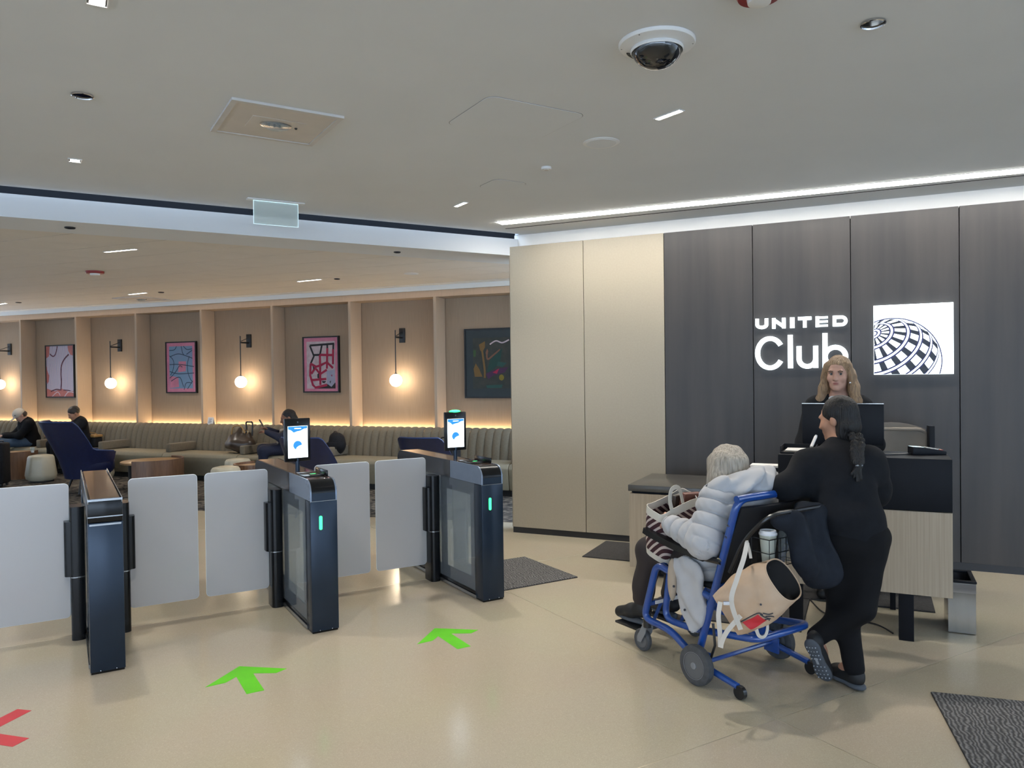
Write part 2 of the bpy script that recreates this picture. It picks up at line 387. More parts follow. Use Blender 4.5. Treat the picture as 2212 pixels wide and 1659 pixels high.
def downlight(px, py, label, n=1, z=ZC, rz=None, power=120, seen=True, M=None, group=None):
    """square (n=1) or long (n cells) recessed light; the spot shines from just below its cells"""
    M = M or hang(px, py, z, rz); t = thing('recessed_downlight' if n == 1 else 'linear_downlight', label, 'ceiling light', M, group)
    c = .036 if n > 1 else .07; L = n * c
    fr = MB(); w_ = .006
    for b in ((-L / 2 - w_, L / 2 + w_, -c / 2 - w_, -c / 2), (-L / 2 - w_, L / 2 + w_, c / 2, c / 2 + w_), (-L / 2 - w_, -L / 2, -c / 2, c / 2), (L / 2, L / 2 + w_, -c / 2, c / 2)): fr.box(*b, -.006, -.0005)
    fr.build('trim_frame', 'white_paint', t)
    MB().box(-L / 2, L / 2, -c / 2, c / 2, -.0015, -.0005).build('recess', 'black_metal', t)
    for k in range(n):
        x = -L / 2 + (k + .5) * c
        MB().box(x - c * .38, x + c * .38, -c * .38, c * .38, -.003, -.0015).build('light_cell', 'led_cell', t)
    lamp('downlight_beam', 'SPOT', Matrix.Translation((0, 0, -.02)), power, NEUT, t, spot_size=math.radians(125), spot_blend=.6, shadow_soft_size=.05)
    return t
LA, LB = math.radians(-62), math.radians(-22)
P_H = 88
downlight(162, 346, 'small square recessed downlight near the dark shadow gap of the bulkhead', power=P_H)
downlight(210, 1, 'small square recessed downlight beyond the round black ceiling port', power=P_H)
def lin_ang(p, q, z): a = onz(*p, z); b = onz(*q, z); return math.atan2(b.y - a.y, b.x - a.x)
downlight(1445, 247, 'five-cell linear downlight between the round speaker and the dome camera', n=5, rz=lin_ang((1418, 257), (1472, 237), ZC), power=P_H)
downlight(995, 441, 'short linear downlight close to the bulkhead end of the hall ceiling', n=5, rz=lin_ang((984, 446), (1008, 436), ZC), power=P_H)
# more of the same downlights continue over the hall outside the picture
for k, (x, y) in enumerate(((-3.2, 2.6), (.6, .6), (-2.6, -1.2), (1.6, -2.4))):
    downlight(0, 0, 'square recessed downlight over the open hall floor', power=P_H * .6, M=T(x, y, ZC, GT.a), group='downlights over the hall')
for (px, py), (qx, qy), lb in (((228, 544), (292, 538), 'long row-of-dots downlight in the lounge ceiling near the bulkhead'), ((642, 608), (694, 603), 'row-of-dots downlight beside the small sensor in the lounge ceiling'), ((276, 636), (318, 632), 'row-of-dots downlight beside the recessed lounge ceiling panel'), ((-14, 659), (18, 654), 'row-of-dots downlight above the sconce farthest along the timber wall')):
    downlight((px + qx) / 2, (py + qy) / 2, lb, n=12, z=ZL, rz=lin_ang((px, py), (qx, qy), ZL), power=72)
def round_port(px, py, r, label, z=ZC, chrome=True):
    t = thing('ceiling_port', label, 'ceiling fitting', hang(px, py, z))
    MB().lathe([(r, -.0005), (r, -.008), (r * .9, -.010), (r * .86, -.004)], 24, cap=False).build('rim', 'chrome' if chrome else 'black_metal', t)
    MB().lathe([(r * .87, -.001), (r * .87, -.003)], 24).build('opening', 'lens_dark', t); return t
round_port(178, 205, .052, 'round black ceiling port with chrome rim behind the square downlight')
round_port(1886, 49, .05, 'round black ceiling port with chrome rim past the dome camera')
round_port(151, 491, .04, 'round dark ceiling port in the bulkhead soffit near the red strobe', FZ0, False); round_port(858, 544, .035, 'round dark ceiling port in the bulkhead soffit near the cream wall', FZ0, False)
round_port(728, 602, .04, 'small dark round port beside a row-of-dots downlight in the lounge ceiling', ZL, False); round_port(348, 631, .045, 'small dark round port beside the recessed lounge ceiling panel', ZL, False); round_port(40, 653, .045, 'small dark round port above the sconce farthest along the timber wall', ZL, False)
def disc(name, px, py, r, h, label, z=ZC, inner=None):
    t = thing(name, label, 'ceiling fitting', hang(px, py, z))
    MB().lathe([(r, -.0005), (r, -h * .6), (r * .96, -h)], 28).build('rim', 'white_paint', t)
    if inner: MB().lathe([(r * inner, -h - .0002), (r * inner, -h - .002)], 28).build('grille', 'plaster', t)
    else: MB().lathe([(r * .5, -h), (r * .45, -h - .004)], 20).build('sensor_face', 'beige_plate', t)
    return t
disc('ceiling_speaker', 1299, 308, .115, .006, 'round white ceiling speaker near the linear downlight', inner=.82)
disc('occupancy_sensor', 1180, 361, .036, .018, 'small round white sensor in the hall ceiling')
disc('ceiling_speaker', 888, 591, .10, .006, 'round pale speaker in the lounge ceiling', ZL, .82)
# flush access hatches with a hairline seam
def hatch(pts, label):
    P = [GT.loc(onz(*p, ZC)) for p in pts]; x0, x1 = min(p.x for p in P), max(p.x for p in P); y0, y1 = min(p.y for p in P), max(p.y for p in P)
    t = thing('access_hatch', label, 'ceiling hatch', GT.M @ Matrix.Translation((0, 0, ZC)))
    MB().prism(rrect(x0, x1, y0, y1, .06), -.0012, -.0004).build('seam', 'seam_grey', t); MB().prism(rrect(x0 + .004, x1 - .004, y0 + .004, y1 - .004, .056), -.003, -.0013).build('cover', 'plaster', t)
hatch([(962, 268), (1060, 206), (1258, 245), (1160, 302)], 'large flush ceiling hatch with rounded corners beyond the recessed device plate')
hatch([(1037, 401), (1088, 388), (1139, 397), (1085, 411)], 'small flush ceiling hatch with rounded corners near the light line')
# recessed plate with clear oval device
pl_ = [onz(*p, ZC) for p in ((455, 280), (497, 209), (743, 251), (677, 311))]
ctr = sum(pl_, Vector()) / 4; ea = pl_[2] - pl_[1]
def device_plate(ctr, rz, s, z, label):
    t = thing('ceiling_device_plate', label, 'ceiling fitting', Matrix.Translation((ctr.x, ctr.y, z)) @ Matrix.Rotation(rz, 4, 'Z'))
    fr = MB(); h = s / 2
    for b in ((-h, h, -h, -h + .03), (-h, h, h - .03, h), (-h, -h + .03, -h + .03, h - .03), (h - .03, h, -h + .03, h - .03)): fr.box(*b, -.014, -.0005)
    fr.build('frame', 'plate_frame', t)
    MB().box(-h + .032, h - .032, -h + .032, h - .032, -.010, -.0005).build('plate', 'beige_plate', t)
    MB().box(-.15, .15, -.10, .10, -.013, -.010).build('inner_plate', 'beige_plate', t, bevel=.002, seg=1)
    MB().ball((0, 0, -.013), .085, sc=(1, .72, .38)).build('lens_dome', 'clear_glass', t)
    MB().lathe([(.088, -.0125), (.088, -.017), (.08, -.018)], 26, Matrix.Diagonal((1, .74, 1, 1))).build('bezel', 'chrome', t)
    for k in range(3): MB().ball((-.04 + .03 * k, -.01, -.022), .007, n=8, m=5).build('diode', 'lens_dark', t)
    MB().ball((.115, 0, -.014), .009, n=8, m=5).build('status_light', 'black_metal', t)
device_plate(ctr, math.atan2(ea.y, ea.x), .60, ZC, 'square recessed plate with clear oval lens in the hall ceiling')
device_plate(onz(305, 645, ZL), LW.a, .62, ZL, 'square recessed plate with clear lens in the lounge ceiling')
# dome camera
t = thing('dome_camera', 'white dome security camera with black bubble on the hall ceiling', 'camera', hang(1419, 92) @ Matrix.Scale(1.42, 4)); r = .118
MB().lathe([(r, -.0005), (r, -.006), (r * .97, -.011), (r * .66, -.020), (r * .60, -.020)], 40, cap=False).build('mount_ring', 'white_paint', t)
MB().lathe([(.078 * math.cos(a), -.018 - .062 * math.sin(a)) for a in [PI / 2 * i / 9 for i in range(9)]] + [(.0005, -.080)], 32, cap=False).build('bubble', 'lens_dark', t)
MB().lathe([(.080, -.018), (.082, -.026), (.080, -.030), (.078, -.03)], 32, cap=False).build('bubble_collar', 'white_paint', t)
vt = MB()
for k in range(22):
    a = math.radians(60 + 3.2 * k); M_ = Matrix.Rotation(a, 4, 'Z'); vt.box(.084, .096, -.0018, .0018, -.0195, -.0165, M_)
vt.build('vent_slot', 'black_metal', t)
for a in (20, 140, 200, 320): MB().ball((.108 * math.cos(math.radians(a)), .108 * math.sin(math.radians(a)), -.010), .0035, n=6, m=4).build('screw', 'black_metal', t)
def strobe(px, py, z, label, r=.085):
    t = thing('smoke_detector', label, 'alarm', hang(px, py, z))
    MB().lathe([(r, -.0005), (r, -.018), (r * .92, -.03)], 28).build('base', 'red_plastic', t); MB().lathe([(r * .55, -.03), (r * .5, -.05), (r * .2, -.055)], 20).build('lens', 'white_paint', t)
    MB().box(-r * .99, -r * .90, -.02, .02, -.028, -.006).build('marking', 'white_paint', t)
strobe(205, 586, ZL, 'round red fire strobe on the lounge ceiling', .105); strobe(1640, -21, ZC, 'round red fire strobe at the top of the hall ceiling')
# glass exit sign hanging from the ceiling
eo = GT.loc(onz(600, 434, ZC)).y
t = thing('glass_exit_sign', 'frosted edge-lit glass sign hanging in front of the bulkhead', 'sign', GT.M @ Matrix.Translation((0, eo, ZC)))
MB().prism(rrect(1.255, 1.617, -.205, 0, .006), -.004, .004, axis='y').build('glass_pane', 'sign_glass', t)
MB().box(1.205, 1.668, -.035, .035, -.012, -.0005).build('ceiling_canopy', 'white_paint', t, bevel=.003)
emat('sign_edge', (0.7, 0.92, 1.0), .55); MB().box(1.258, 1.614, -.006, .006, -.016, -.0125).build('light_bar', 'sign_edge', t)
for b in ((1.2545, 1.2575, -.205, -.0), (1.6145, 1.6175, -.205, 0), (1.258, 1.614, -.2055, -.2025)): MB().box(b[0], b[1], -.0045, .0045, b[2], b[3]).build('glowing_edge', 'sign_edge', t)

# ================================================================ speed gates
mat('gate_metal', (0.014, 0.026, 0.046), rough=.27, metal=.35, spec=.45, vary=.1, scale=5); mat('gate_top', (0.085, 0.055, 0.042), rough=.10, spec=.7, coat=.6); mat('gate_dark', (0.005, 0.0055, 0.0065), rough=.2, spec=.32); mat('gate_rear', (0.03, 0.028, 0.03), rough=.2, spec=.5)
mat('gate_side', (0.21, 0.26, 0.34), rough=.25, metal=.5, spec=.6); mat('rail_metal', (0.35, 0.36, 0.37), rough=.25, metal=.9)
glassmat('frosted_pane', (0.63, 0.63, 0.64), .94, rough=.20, transl=.3, spec=1.0); glassmat('smoked_pane', (0.10, 0.12, 0.15), .62, rough=.03, spec=.7); glassmat('window_pane', (0.45, 0.50, 0.52), .30, rough=.02, spec=.6)
mat('pane_edge', (0.80, 0.84, 0.85), rough=.3)
def gate(x, label, screen, wings, tilt=0.0, top_led=False):
    t = thing('speed_gate', label, 'turnstile', GT.M @ Matrix.Translation((x, 0, 0)))
    Wd = .175; L = 1.60; H = .985; fz = .848; R = .085
    # front column
    MB().box(0, Wd, 0, .125, .012, fz).build('front_column', 'gate_metal', t, bevel=.003)
    MB().box(0, Wd, L - .125, L, .012, fz).build('rear_column', 'gate_metal', t, bevel=.003)
    MB().box(.004, Wd - .004, .006, L - .006, 0, .055).build('base_rail', 'gate_dark', t, bevel=.002)
    for s in (-.006, Wd): MB().box(s, s + .006, .10, L - .1, .008, .03).build('kick_rail', 'rail_metal', t)
    def prof(r, top, ins=0.0):
        p = [(ins, fz + .002)]
        p += [(ins + r - r * math.cos(a), top - r + r * math.sin(a)) for a in [PI / 2 * i / 7 for i in range(8)]]
        p += [(L - ins - r + r * math.sin(a), top - r + r * math.cos(a)) for a in [PI / 2 * i / 7 for i in range(8)]]
        return p + [(L - ins, fz + .002)]
    if screen:
        MB().prism(prof(R, H - .004, .004), .010, Wd - .010, axis='x').build('top_housing', 'gate_dark', t, ang=30)
        for s in (0, Wd - .010):
            pf = prof(R, H); fr_ = [p for p in pf if p[0] < .5] + [(.52, H), (.52, fz + .002)]; rr2 = [(.525, fz + .002), (.525, H)] + [p for p in pf if p[0] > .6]
            MB().prism(fr_, s, s + .010, axis='x').build('side_cheek', 'gate_side', t, bevel=.0015, seg=1, ang=30); MB().prism(rr2, s, s + .010, axis='x').build('rear_cheek', 'gate_rear', t, bevel=.0015, seg=1, ang=30)
        MB().box(.012, Wd - .012, .0015, .006, fz + .004, H - R).build('front_band', 'gate_metal', t)
        MB().box(.0, Wd, 0.002, .006, fz - .006, fz + .002).build('seam_line', 'rail_metal', t)
    else:
        MB().box(0, Wd, 0, L, fz + .002, H - .012).build('top_housing', 'gate_dark', t, bevel=.004)
        for s in (.0, Wd - .006): MB().box(s, s + .006, -.003, L, H - .030, H).build('chrome_edge', 'rail_metal', t, bevel=.002)
        MB().box(0, Wd, -.004, .0, H - .016, H - .004).build('chrome_edge', 'rail_metal', t); MB().box(0, Wd, -.004, .0, fz + .03, fz + .036).build('chrome_edge', 'rail_metal', t)
        MB().box(.008, Wd - .008, -.0035, -.0, fz - .016, fz - .006).build('chrome_edge', 'rail_metal', t)
    MB().box(.014, Wd - .014, R * 1.0 if screen else .002, L - R, H - .008, H - .001).build('top_panel', 'gate_top', t, bevel=.001, seg=1)
    # glazed sides: smoked sheet with a clear window
    for s in (.006, Wd - .010):
        MB().box(s, s + .004, .126, L - .126, .056, fz).build('side_glass', 'window_pane', t)
        bd = MB(); y0, y1, z0, z1 = .126, .70, .056, fz
        wy0, wy1, wz0, wz1 = .19, .60, .15, .76
        for b in ((y0, y1, wz1, z1), (y0, y1, z0, wz0), (y0, wy0, wz0, wz1), (wy1, y1, wz0, wz1)): bd.box(s - .0015, s + .0055, b[0], b[1], b[2], b[3])
        bd.build('glass_border', 'smoked_pane', t)
    # hinge posts, sleeves and wings
    for sd in (-1, 1):
        cx = (0 if sd < 0 else Wd); ox = cx + sd * .042
        MB().prism(rrect(min(cx, cx + sd * .082), max(cx, cx + sd * .082), .70, .86, .03), .0, .845).build('hinge_post', 'gate_dark', t)
        MB().prism(rrect(min(cx, cx + sd * .115), max(cx, cx + sd * .115), .715, .872, .03), .405, .752).build('hinge_sleeve', 'gate_dark', t)
        MB().box(min(cx + sd * .06, cx + sd * .115), max(cx + sd * .06, cx + sd * .115), .785, .812, .405, .752).build('pane_clamp', 'gate_dark', t, bevel=.003)
        MB().prism(rrect(min(cx, cx + sd * .086), max(cx, cx + sd * .086), .697, .863, .031), .398, .404).build('sleeve_ring', 'rail_metal', t)
        if sd in wings:
            a, b = sorted((cx + sd * .085, cx + sd * .508))
            w_ = MB().prism(rrect(a, b, .13, .986, .025), .794, .804, axis='y').build('wing_pane', 'frosted_pane', t, smooth=False)
            e = MB(); rr_ = rrect(a, b, .13, .986, .025); e.tube([(p[0], .799, p[1]) for p in rr_], .0032, n=6, closed=True); e.build('polished_edge', 'pane_edge', w_)
    if screen:
        M_ = Matrix.Translation((.075, .575, H)) @ Matrix.Rotation(tilt, 4, 'Z')
        ps = MB().cyl((0, 0, 0), (0, .0, .09), .016).build('screen_post', 'gate_metal', t, M=M_)
        tb = MB().box(-.093, .093, -.014, .014, .068, .372).build('tablet', 'gate_dark', t, bevel=.006, M=M_)
        MB().box(-.072, .072, -.0152, -.0142, .094, .318).build('display', 'screen_white', tb)
        crest = [(-.070, .316)] + [(.070, .316), (.070, .300), (.045, .296), (.02, .284), (-.005, .280), (-.03, .272), (-.05, .290), (-.070, .296)]
        MB().prism(crest, -.0158, -.0153, axis='y').build('display_banner', 'screen_blue', tb, smooth=False)
        MB().box(-.024, .024, -.0163, -.0159, .298, .304).build('display_caption', 'screen_white', tb)
        ci = [(-.002 + .032 * math.cos(math.radians(q)), .182 + .032 * math.sin(math.radians(q))) for q in range(5, 246, 10)] + [(-.002 - .008, .166), (.008, .178)]
        MB().prism(ci, -.0158, -.0153, axis='y').build('display_emblem', 'screen_blue', tb, smooth=False)
        MB().prism([(.002, .152), (.016, .156), (.028, .172), (.012, .164)], -.0158, -.0153, axis='y').build('display_emblem_tip', 'screen_pale', tb, smooth=False)
        MB().cyl((.0, -.013, .345), (0, -.0155, .345), .006).build('camera_lens', 'lens_dark', tb)
        if top_led: MB().ball((0, 0, .376), .05, sc=(1, .34, .26)).build('status_bar', 'green_led', tb)
        MB().ball((.105, .30, H + .002), .036, sc=(1, .35, .14)).build('reader_light', 'green_led', t)
        rd = MB().box(.02, .155, .20, .42, H - .002, H + .006).build('reader_plate', 'gate_dark', t, bevel=.002)
        MB().box(.150, .162, .14, .40, H, H + .042).build('reader_fin', 'gate_dark', t, bevel=.005)
        MB().box(.03, .11, .40, .44, H + .0005, H + .008).build('scanner_window', 'chrome', t, bevel=.002)
        MB().prism(rrect(.055, .075, .665, .755, .0095), -.004, -.0005, axis='y').build('status_light', 'green_led', t)
    for k in range(2): MB().ball((.05 + .08 * k, -.001, .018), .004, n=6, m=4).build('bolt', 'chrome', t)
    return t
gate(0.0, 'dark metal speed gate without a screen, by the red floor cross', False, (-1, 1))
gate(1.243, 'dark metal speed gate with a tilted face screen, between the two green arrows', True, (-1, 1), tilt=math.radians(6))
gate(2.486, 'dark metal speed gate with a green light above its screen, by the ribbed floor mat', True, (-1,), top_led=True)
# floor arrows and cross
mat('green_tape', (0.13, 0.62, 0.012), rough=.45, vary=.05); mat('red_tape', (0.62, 0.05, 0.06), rough=.45)
AR = [(.0, .205), (.222, .022), (.155, -.01), (.045, .055), (.045, -.215), (-.045, -.215), (-.045, .055), (-.11, .0), (-.215, -.005)]
for (x, y, lb) in ((.735, -.51, 'green arrow on the floor before the gap between the first and second gate'), (1.955, -.52, 'green arrow on the floor before the gap between the screened gates')):
    tag(MB().prism(AR, .0003, .0012).build('floor_arrow', 'green_tape', M=GT.M @ Matrix.Translation((x, y, 0)), smooth=False), lb, 'floor marking')
X = MB()
def bar(a, b, w):
    a = Vector(a); b = Vector(b); d = (b - a).normalized(); n_ = Vector((-d.y, d.x)); return [tuple(a + n_ * w), tuple(a - n_ * w), tuple(b - n_ * w), tuple(b + n_ * w)]
X.prism(bar((-.20, -.22), (.20, .20), .042), .0003, .0012); X.prism(bar((-.20, .22), (.20, -.2), .042), .0004, .0013)
tag(X.build('floor_cross', 'red_tape', M=GT.M @ Matrix.Translation((-.50, -.52, 0)), smooth=False), 'red cross on the floor before the closed gate lane', 'floor marking')
# ================================================================ sconces on the timber wall
def sconce(k, label):
    t = thing('wall_sconce', label, 'wall lamp', LW.M @ Matrix.Translation((fins[k] + FP / 2 + .0, 0, 0)))
    MB().box(-.05, .05, NB - .022, NB - .0005, 2.17, 2.40).build('backplate', 'black_metal', t, bevel=.003)
    yp = .085
    MB().box(-.012, .012, yp, NB - .02, 2.238, 2.262).build('arm', 'black_metal', t, bevel=.002)
    MB().cyl((0, yp, 1.66), (0, yp, 2.36), .0085).build('stem', 'black_metal', t)
    MB().cyl((0, yp, 2.265), (0, NB - .02, 2.34), .005).build('brace', 'black_metal', t)
    MB().cyl((0, yp, 1.655), (0, yp, 1.69), .022).build('socket', 'black_metal', t)
    MB().ball((0, yp, 1.575), .098, n=28, m=18).build('globe_shade', 'globe_glass', t)
    return t
for k, lb in ((2, 'globe sconce on a black arm in the niche nearest the cream wall'), (4, 'globe sconce on a black arm between the lattice picture and the blue picture'), (6, 'globe sconce on a black arm between the blue picture and the marbled picture'), (8, 'globe sconce on a black arm in the niche above the man in the cap')): sconce(k, lb)
# ================================================================ pictures
mat('frame_black', (0.008, 0.008, 0.009), rough=.4)
def artmat(name, cols, scale, dist, wave=True, stretch=(1, 1, 1)):
    m, nt, b = nodes_of(name); tc = nt.nodes.new('ShaderNodeTexCoord'); mp = nt.nodes.new('ShaderNodeMapping'); mp.inputs['Scale'].default_value = stretch; nt.links.new(tc.outputs['Object'], mp.inputs['Vector'])
    if wave:
        x = nt.nodes.new('ShaderNodeTexWave'); x.inputs['Scale'].default_value = scale; x.inputs['Distortion'].default_value = dist; x.inputs['Detail'].default_value = 2; x.inputs['Detail Scale'].default_value = .6; o = x.outputs['Fac']
    else:
        x = nt.nodes.new('ShaderNodeTexNoise'); x.inputs['Scale'].default_value = scale; x.inputs['Distortion'].default_value = dist; o = x.outputs['Fac']
    nt.links.new(mp.outputs['Vector'], x.inputs['Vector']); r = nt.nodes.new('ShaderNodeValToRGB'); n = len(cols)
    for i, c in enumerate(cols):
        e = r.color_ramp.elements[i] if i < 2 else r.color_ramp.elements.new(i / (n - 1)); e.position = i / (n - 1); e.color = (*c, 1)
    nt.links.new(o, r.inputs['Fac']); nt.links.new(r.outputs['Color'], b.inputs['Base Color']); b.inputs['Roughness'].default_value = .55
artmat('art_marble', [(.12, .13, .22), (.62, .58, .66), (.25, .26, .38), (.75, .66, .70), (.30, .16, .2)], 8, 7, True, (1, 1, .3))
mat('art_blue', (0.16, 0.30, 0.44), rough=.6, c2=(0.20, 0.27, 0.42), scale=5); mat('art_pink', (0.58, 0.20, 0.29), rough=.6, vary=.12, scale=9); mat('art_rust', (0.42, 0.13, 0.11), rough=.6); mat('art_plum', (0.09, 0.02, 0.035), rough=.6)
mat('art_navy', (0.02, 0.045, 0.08), rough=.6); mat('art_crimson', (0.36, 0.012, 0.055), rough=.6); mat('art_ink', (0.012, 0.011, 0.014), rough=.6); mat('art_pale', (0.52, 0.42, 0.45), rough=.6, vary=.15, scale=14); mat('art_grey', (0.34, 0.34, 0.46), rough=.6)
mat('art_teal', (0.022, 0.032, 0.036), rough=.5); mat('art_moss', (0.022, 0.03, 0.026), rough=.6, c2=(0.05, 0.048, 0.038), scale=7); mat('art_ochre', (0.17, 0.095, 0.026), rough=.6); mat('art_peach', (0.17, 0.08, 0.045), rough=.6); mat('art_leaf', (0.01, 0.05, 0.04), rough=.6); mat('art_purple', (0.06, 0.02, 0.06), rough=.6); mat('art_yellow', (0.2, 0.15, 0.014), rough=.6); mat('art_green', (0.04, 0.09, 0.025), rough=.6); mat('art_sea', (0.02, 0.075, 0.06), rough=.6)
def picture(t0, t1, z0, z1, label, ground):
    """framed picture on the back of a niche; returns (thing, stroke function in 0..1 picture units)"""
    t = thing('framed_picture', label, 'picture', LW.M); yb = NB - .0005; yf = yb - .045
    for b in ((t0, t1, z0, z0 + .022), (t0, t1, z1 - .022, z1), (t0, t0 + .022, z0 + .022, z1 - .022), (t1 - .022, t1, z0 + .022, z1 - .022)): MB().box(b[0], b[1], yf, yb, b[2], b[3]).build('frame_bar', 'frame_black', t)
    MB().box(t0 + .02, t1 - .02, yf + .012, yb - .004, z0 + .02, z1 - .02).build('canvas', ground, t)
    L = [0]
    def P(u, v): return (t0 + .022 + u * (t1 - t0 - .044), z0 + .022 + v * (z1 - z0 - .044))
    def poly(pts, m, nm='painted_shape'):
        L[0] += 1; y = yf + .012 - .0004 * L[0]
        MB().prism([P(*p) for p in pts], y - .0003, y, axis='y').build(nm, m, t, smooth=False)
    def stroke(pts, w, m, sm=True):
        pp = [P(*p) for p in pts]; q = _cat([(a, 0, b) for a, b in pp], 6) if sm and len(pp) > 2 else [Vector((a, 0, b)) for a, b in pp]
        L[0] += 1; y = yf + .012 - .0004 * L[0]; Lf, Rt = [], []
        for i in range(len(q)):
            d = q[min(i + 1, len(q) - 1)] - q[max(i - 1, 0)]; n_ = Vector((-d.z, 0, d.x)).normalized() * w
            Lf.append(q[i] + n_); Rt.append(q[i] - n_)
        v = [(p.x, y, p.z) for p in Lf] + [(p.x, y, p.z) for p in Rt]; n = len(q)
        MB().add(v, [(i, i + 1, n + i + 1, n + i) for i in range(n - 1)]).build('painted_stroke', m, t, smooth=False, solid=.0003)
    return t, poly, stroke
KZ = lambda z: EYE + (z - EYE) * KL
# 1 marbled
t, poly, st_ = picture(-8.93 * KL, -8.22 * KL, KZ(1.34), KZ(2.262), 'framed abstract picture of pale grey marbled bands on rust red', 'art_marble')
poly([(0, .62), (.04, .5), (.1, .42), (.08, .3), (.02, .25), (0, .3)], 'art_rust'); poly([(0, 1), (.14, 1), (.12, .86), (.1, .8), (0, .76)], 'art_rust'); poly([(.80, 1), (1, 1), (1, .8), (.9, .82), (.82, .9)], 'art_rust'); poly([(0, 0), (1, 0), (1, .11), (.75, .1), (.55, .16), (.3, .1), (0, .16)], 'art_rust')
st_([(.84, .83), (.68, .74), (.57, .62), (.54, .45), (.55, .28), (.52, .12)], .016, 'art_plum'); st_([(.14, .85), (.25, .80), (.34, .83), (.41, .95), (.42, 1)], .012, 'art_plum'); st_([(.15, .10), (.35, .14), (.5, .13)], .012, 'art_plum'); st_([(.62, .13), (.8, .12), (.9, .1)], .010, 'art_plum'); st_([(.2, .0), (.4, .09), (.5, .02)], .008, 'art_pale'); st_([(.66, .0), (.8, .09), (1, .08)], .010, 'art_pale')
# 2 blue
t, poly, st_ = picture(-6.131 * KL, -5.49 * KL, KZ(1.412), KZ(2.243), 'framed abstract picture of blue field with dark lines and pink border', 'art_pink')
poly([(.09, .93), (.90, .93), (.90, .07), (.09, .07)], 'art_blue'); poly([(.1, .33), (.4, .3), (.42, .1), (.1, .08)], 'art_pink'); poly([(.42, .62), (.68, .62), (.66, .42), (.40, .40)], 'art_pink')
for p in ([(.1, .74), (.22, .66), (.25, .56), (.2, .42), (.12, .34)], [(.12, .72), (.35, .77), (.55, .76), (.9, .68)], [(.52, .93), (.56, .8), (.62, .74)], [(.80, .72), (.73, .58), (.74, .4), (.82, .26), (.9, .2)], [(.1, .56), (.45, .56), (.95, .51)], [(.1, .42), (.4, .37), (.95, .38)], [(.1, .28), (.3, .40), (.45, .53), (.55, .50)], [(.15, .22), (.35, .29), (.48, .28), (.58, .1)], [(.1, .85), (.28, .86), (.36, .93)], [(.6, .93), (.72, .86), (.9, .87)], [(.70, .76), (.9, .84)], [(.60, .04), (.68, .18), (.88, .18)], [(.72, .06), (.9, .22)]): st_(p, .0065, 'art_navy')
# 3 lattice
t, poly, st_ = picture(-3.429 * KL, -2.79 * KL, KZ(1.412), KZ(2.244), 'framed abstract picture of black and crimson lattice on pink', 'art_pink')
poly([(.08, .93), (.92, .93), (.92, .05), (.08, .05)], 'art_pale'); poly([(.28, .05), (.92, .05), (.92, .16), (.60, .12)], 'art_ink')
poly([(.66, .38), (.90, .40), (.91, .16), (.80, .08), (.68, .14)], 'art_grey')
for p in ([(.18, .86), (.90, .88)], [(.18, .86), (.30, .66), (.20, .52)], [(.30, .68), (.48, .68)], [(.54, .86), (.48, .68)], [(.70, .87), (.70, .7)], [(.88, .88), (.87, .75)]): st_(p, .017, 'art_ink', False)
for p in ([(.48, .68), (.86, .67)], [(.70, .8), (.68, .42)], [(.87, .78), (.86, .5)], [(.48, .68), (.48, .12)], [(.2, .52), (.36, .46), (.48, .48), (.68, .54), (.86, .43)], [(.2, .52), (.18, .3), (.26, .12), (.34, .07), (.68, .12)], [(.36, .46), (.22, .33)], [(.36, .42), (.48, .32), (.68, .40)], [(.22, .21), (.66, .23)]): st_(p, .020, 'art_crimson', False)
poly([(.26, .48), (.32, .44), (.28, .4)], 'art_ink'); poly([(.40, .32), (.45, .34), (.45, .24), (.40, .25)], 'art_ink'); poly([(.53, .19), (.66, .19), (.6, .15), (.55, .16)], 'art_ink'); poly([(.8, .3), (.84, .31), (.83, .27)], 'art_crimson'); poly([(.76, .18), (.80, .2), (.78, .14)], 'art_ink')
# 4 botanical
t, poly, st_ = picture(-.758 * KL, .10 * KL, KZ(1.329), KZ(2.271), 'large dark framed picture of ochre lily and green leaf shapes', 'art_teal')
poly([(.13, .88), (.92, .88), (.92, .12), (.13, .12)], 'art_moss'); poly([(.24, .78), (.35, .83), (.35, .74), (.30, .66), (.26, .70)], 'art_ochre'); st_([(.30, .68), (.32, .55), (.34, .4), (.34, .28)], .016, 'art_ochre'); poly([(.36, .66), (.39, .72), (.41, .68), (.39, .60), (.37, .62)], 'art_peach'); st_([(.38, .62), (.40, .56), (.50, .62), (.62, .70)], .013, 'art_peach')
poly([(.14, .42), (.18, .50), (.24, .42), (.30, .30), (.16, .30)], 'art_ochre'); poly([(.38, .38), (.44, .55), (.66, .72), (.62, .52), (.52, .42), (.40, .36)], 'art_leaf'); poly([(.36, .34), (.45, .38), (.60, .42), (.76, .44), (.70, .36), (.50, .32), (.40, .26)], 'art_purple'); poly([(.48, .36), (.60, .42), (.56, .34)], 'art_crimson')
poly([(.64 + .045 * math.cos(a), .285 + .045 * math.sin(a)) for a in [PI / 6 * i for i in range(12)]], 'art_yellow'); poly([(.14, .70), (.19, .70), (.18, .60), (.14, .60)], 'art_green'); poly([(.36, .17), (.66, .18), (.64, .13), (.38, .13)], 'art_sea'); st_([(.44, .78), (.55, .83), (.66, .80), (.78, .84)], .010, 'art_pale'); poly([(.58, .52), (.74, .50), (.66, .44), (.56, .46)], 'art_sea')

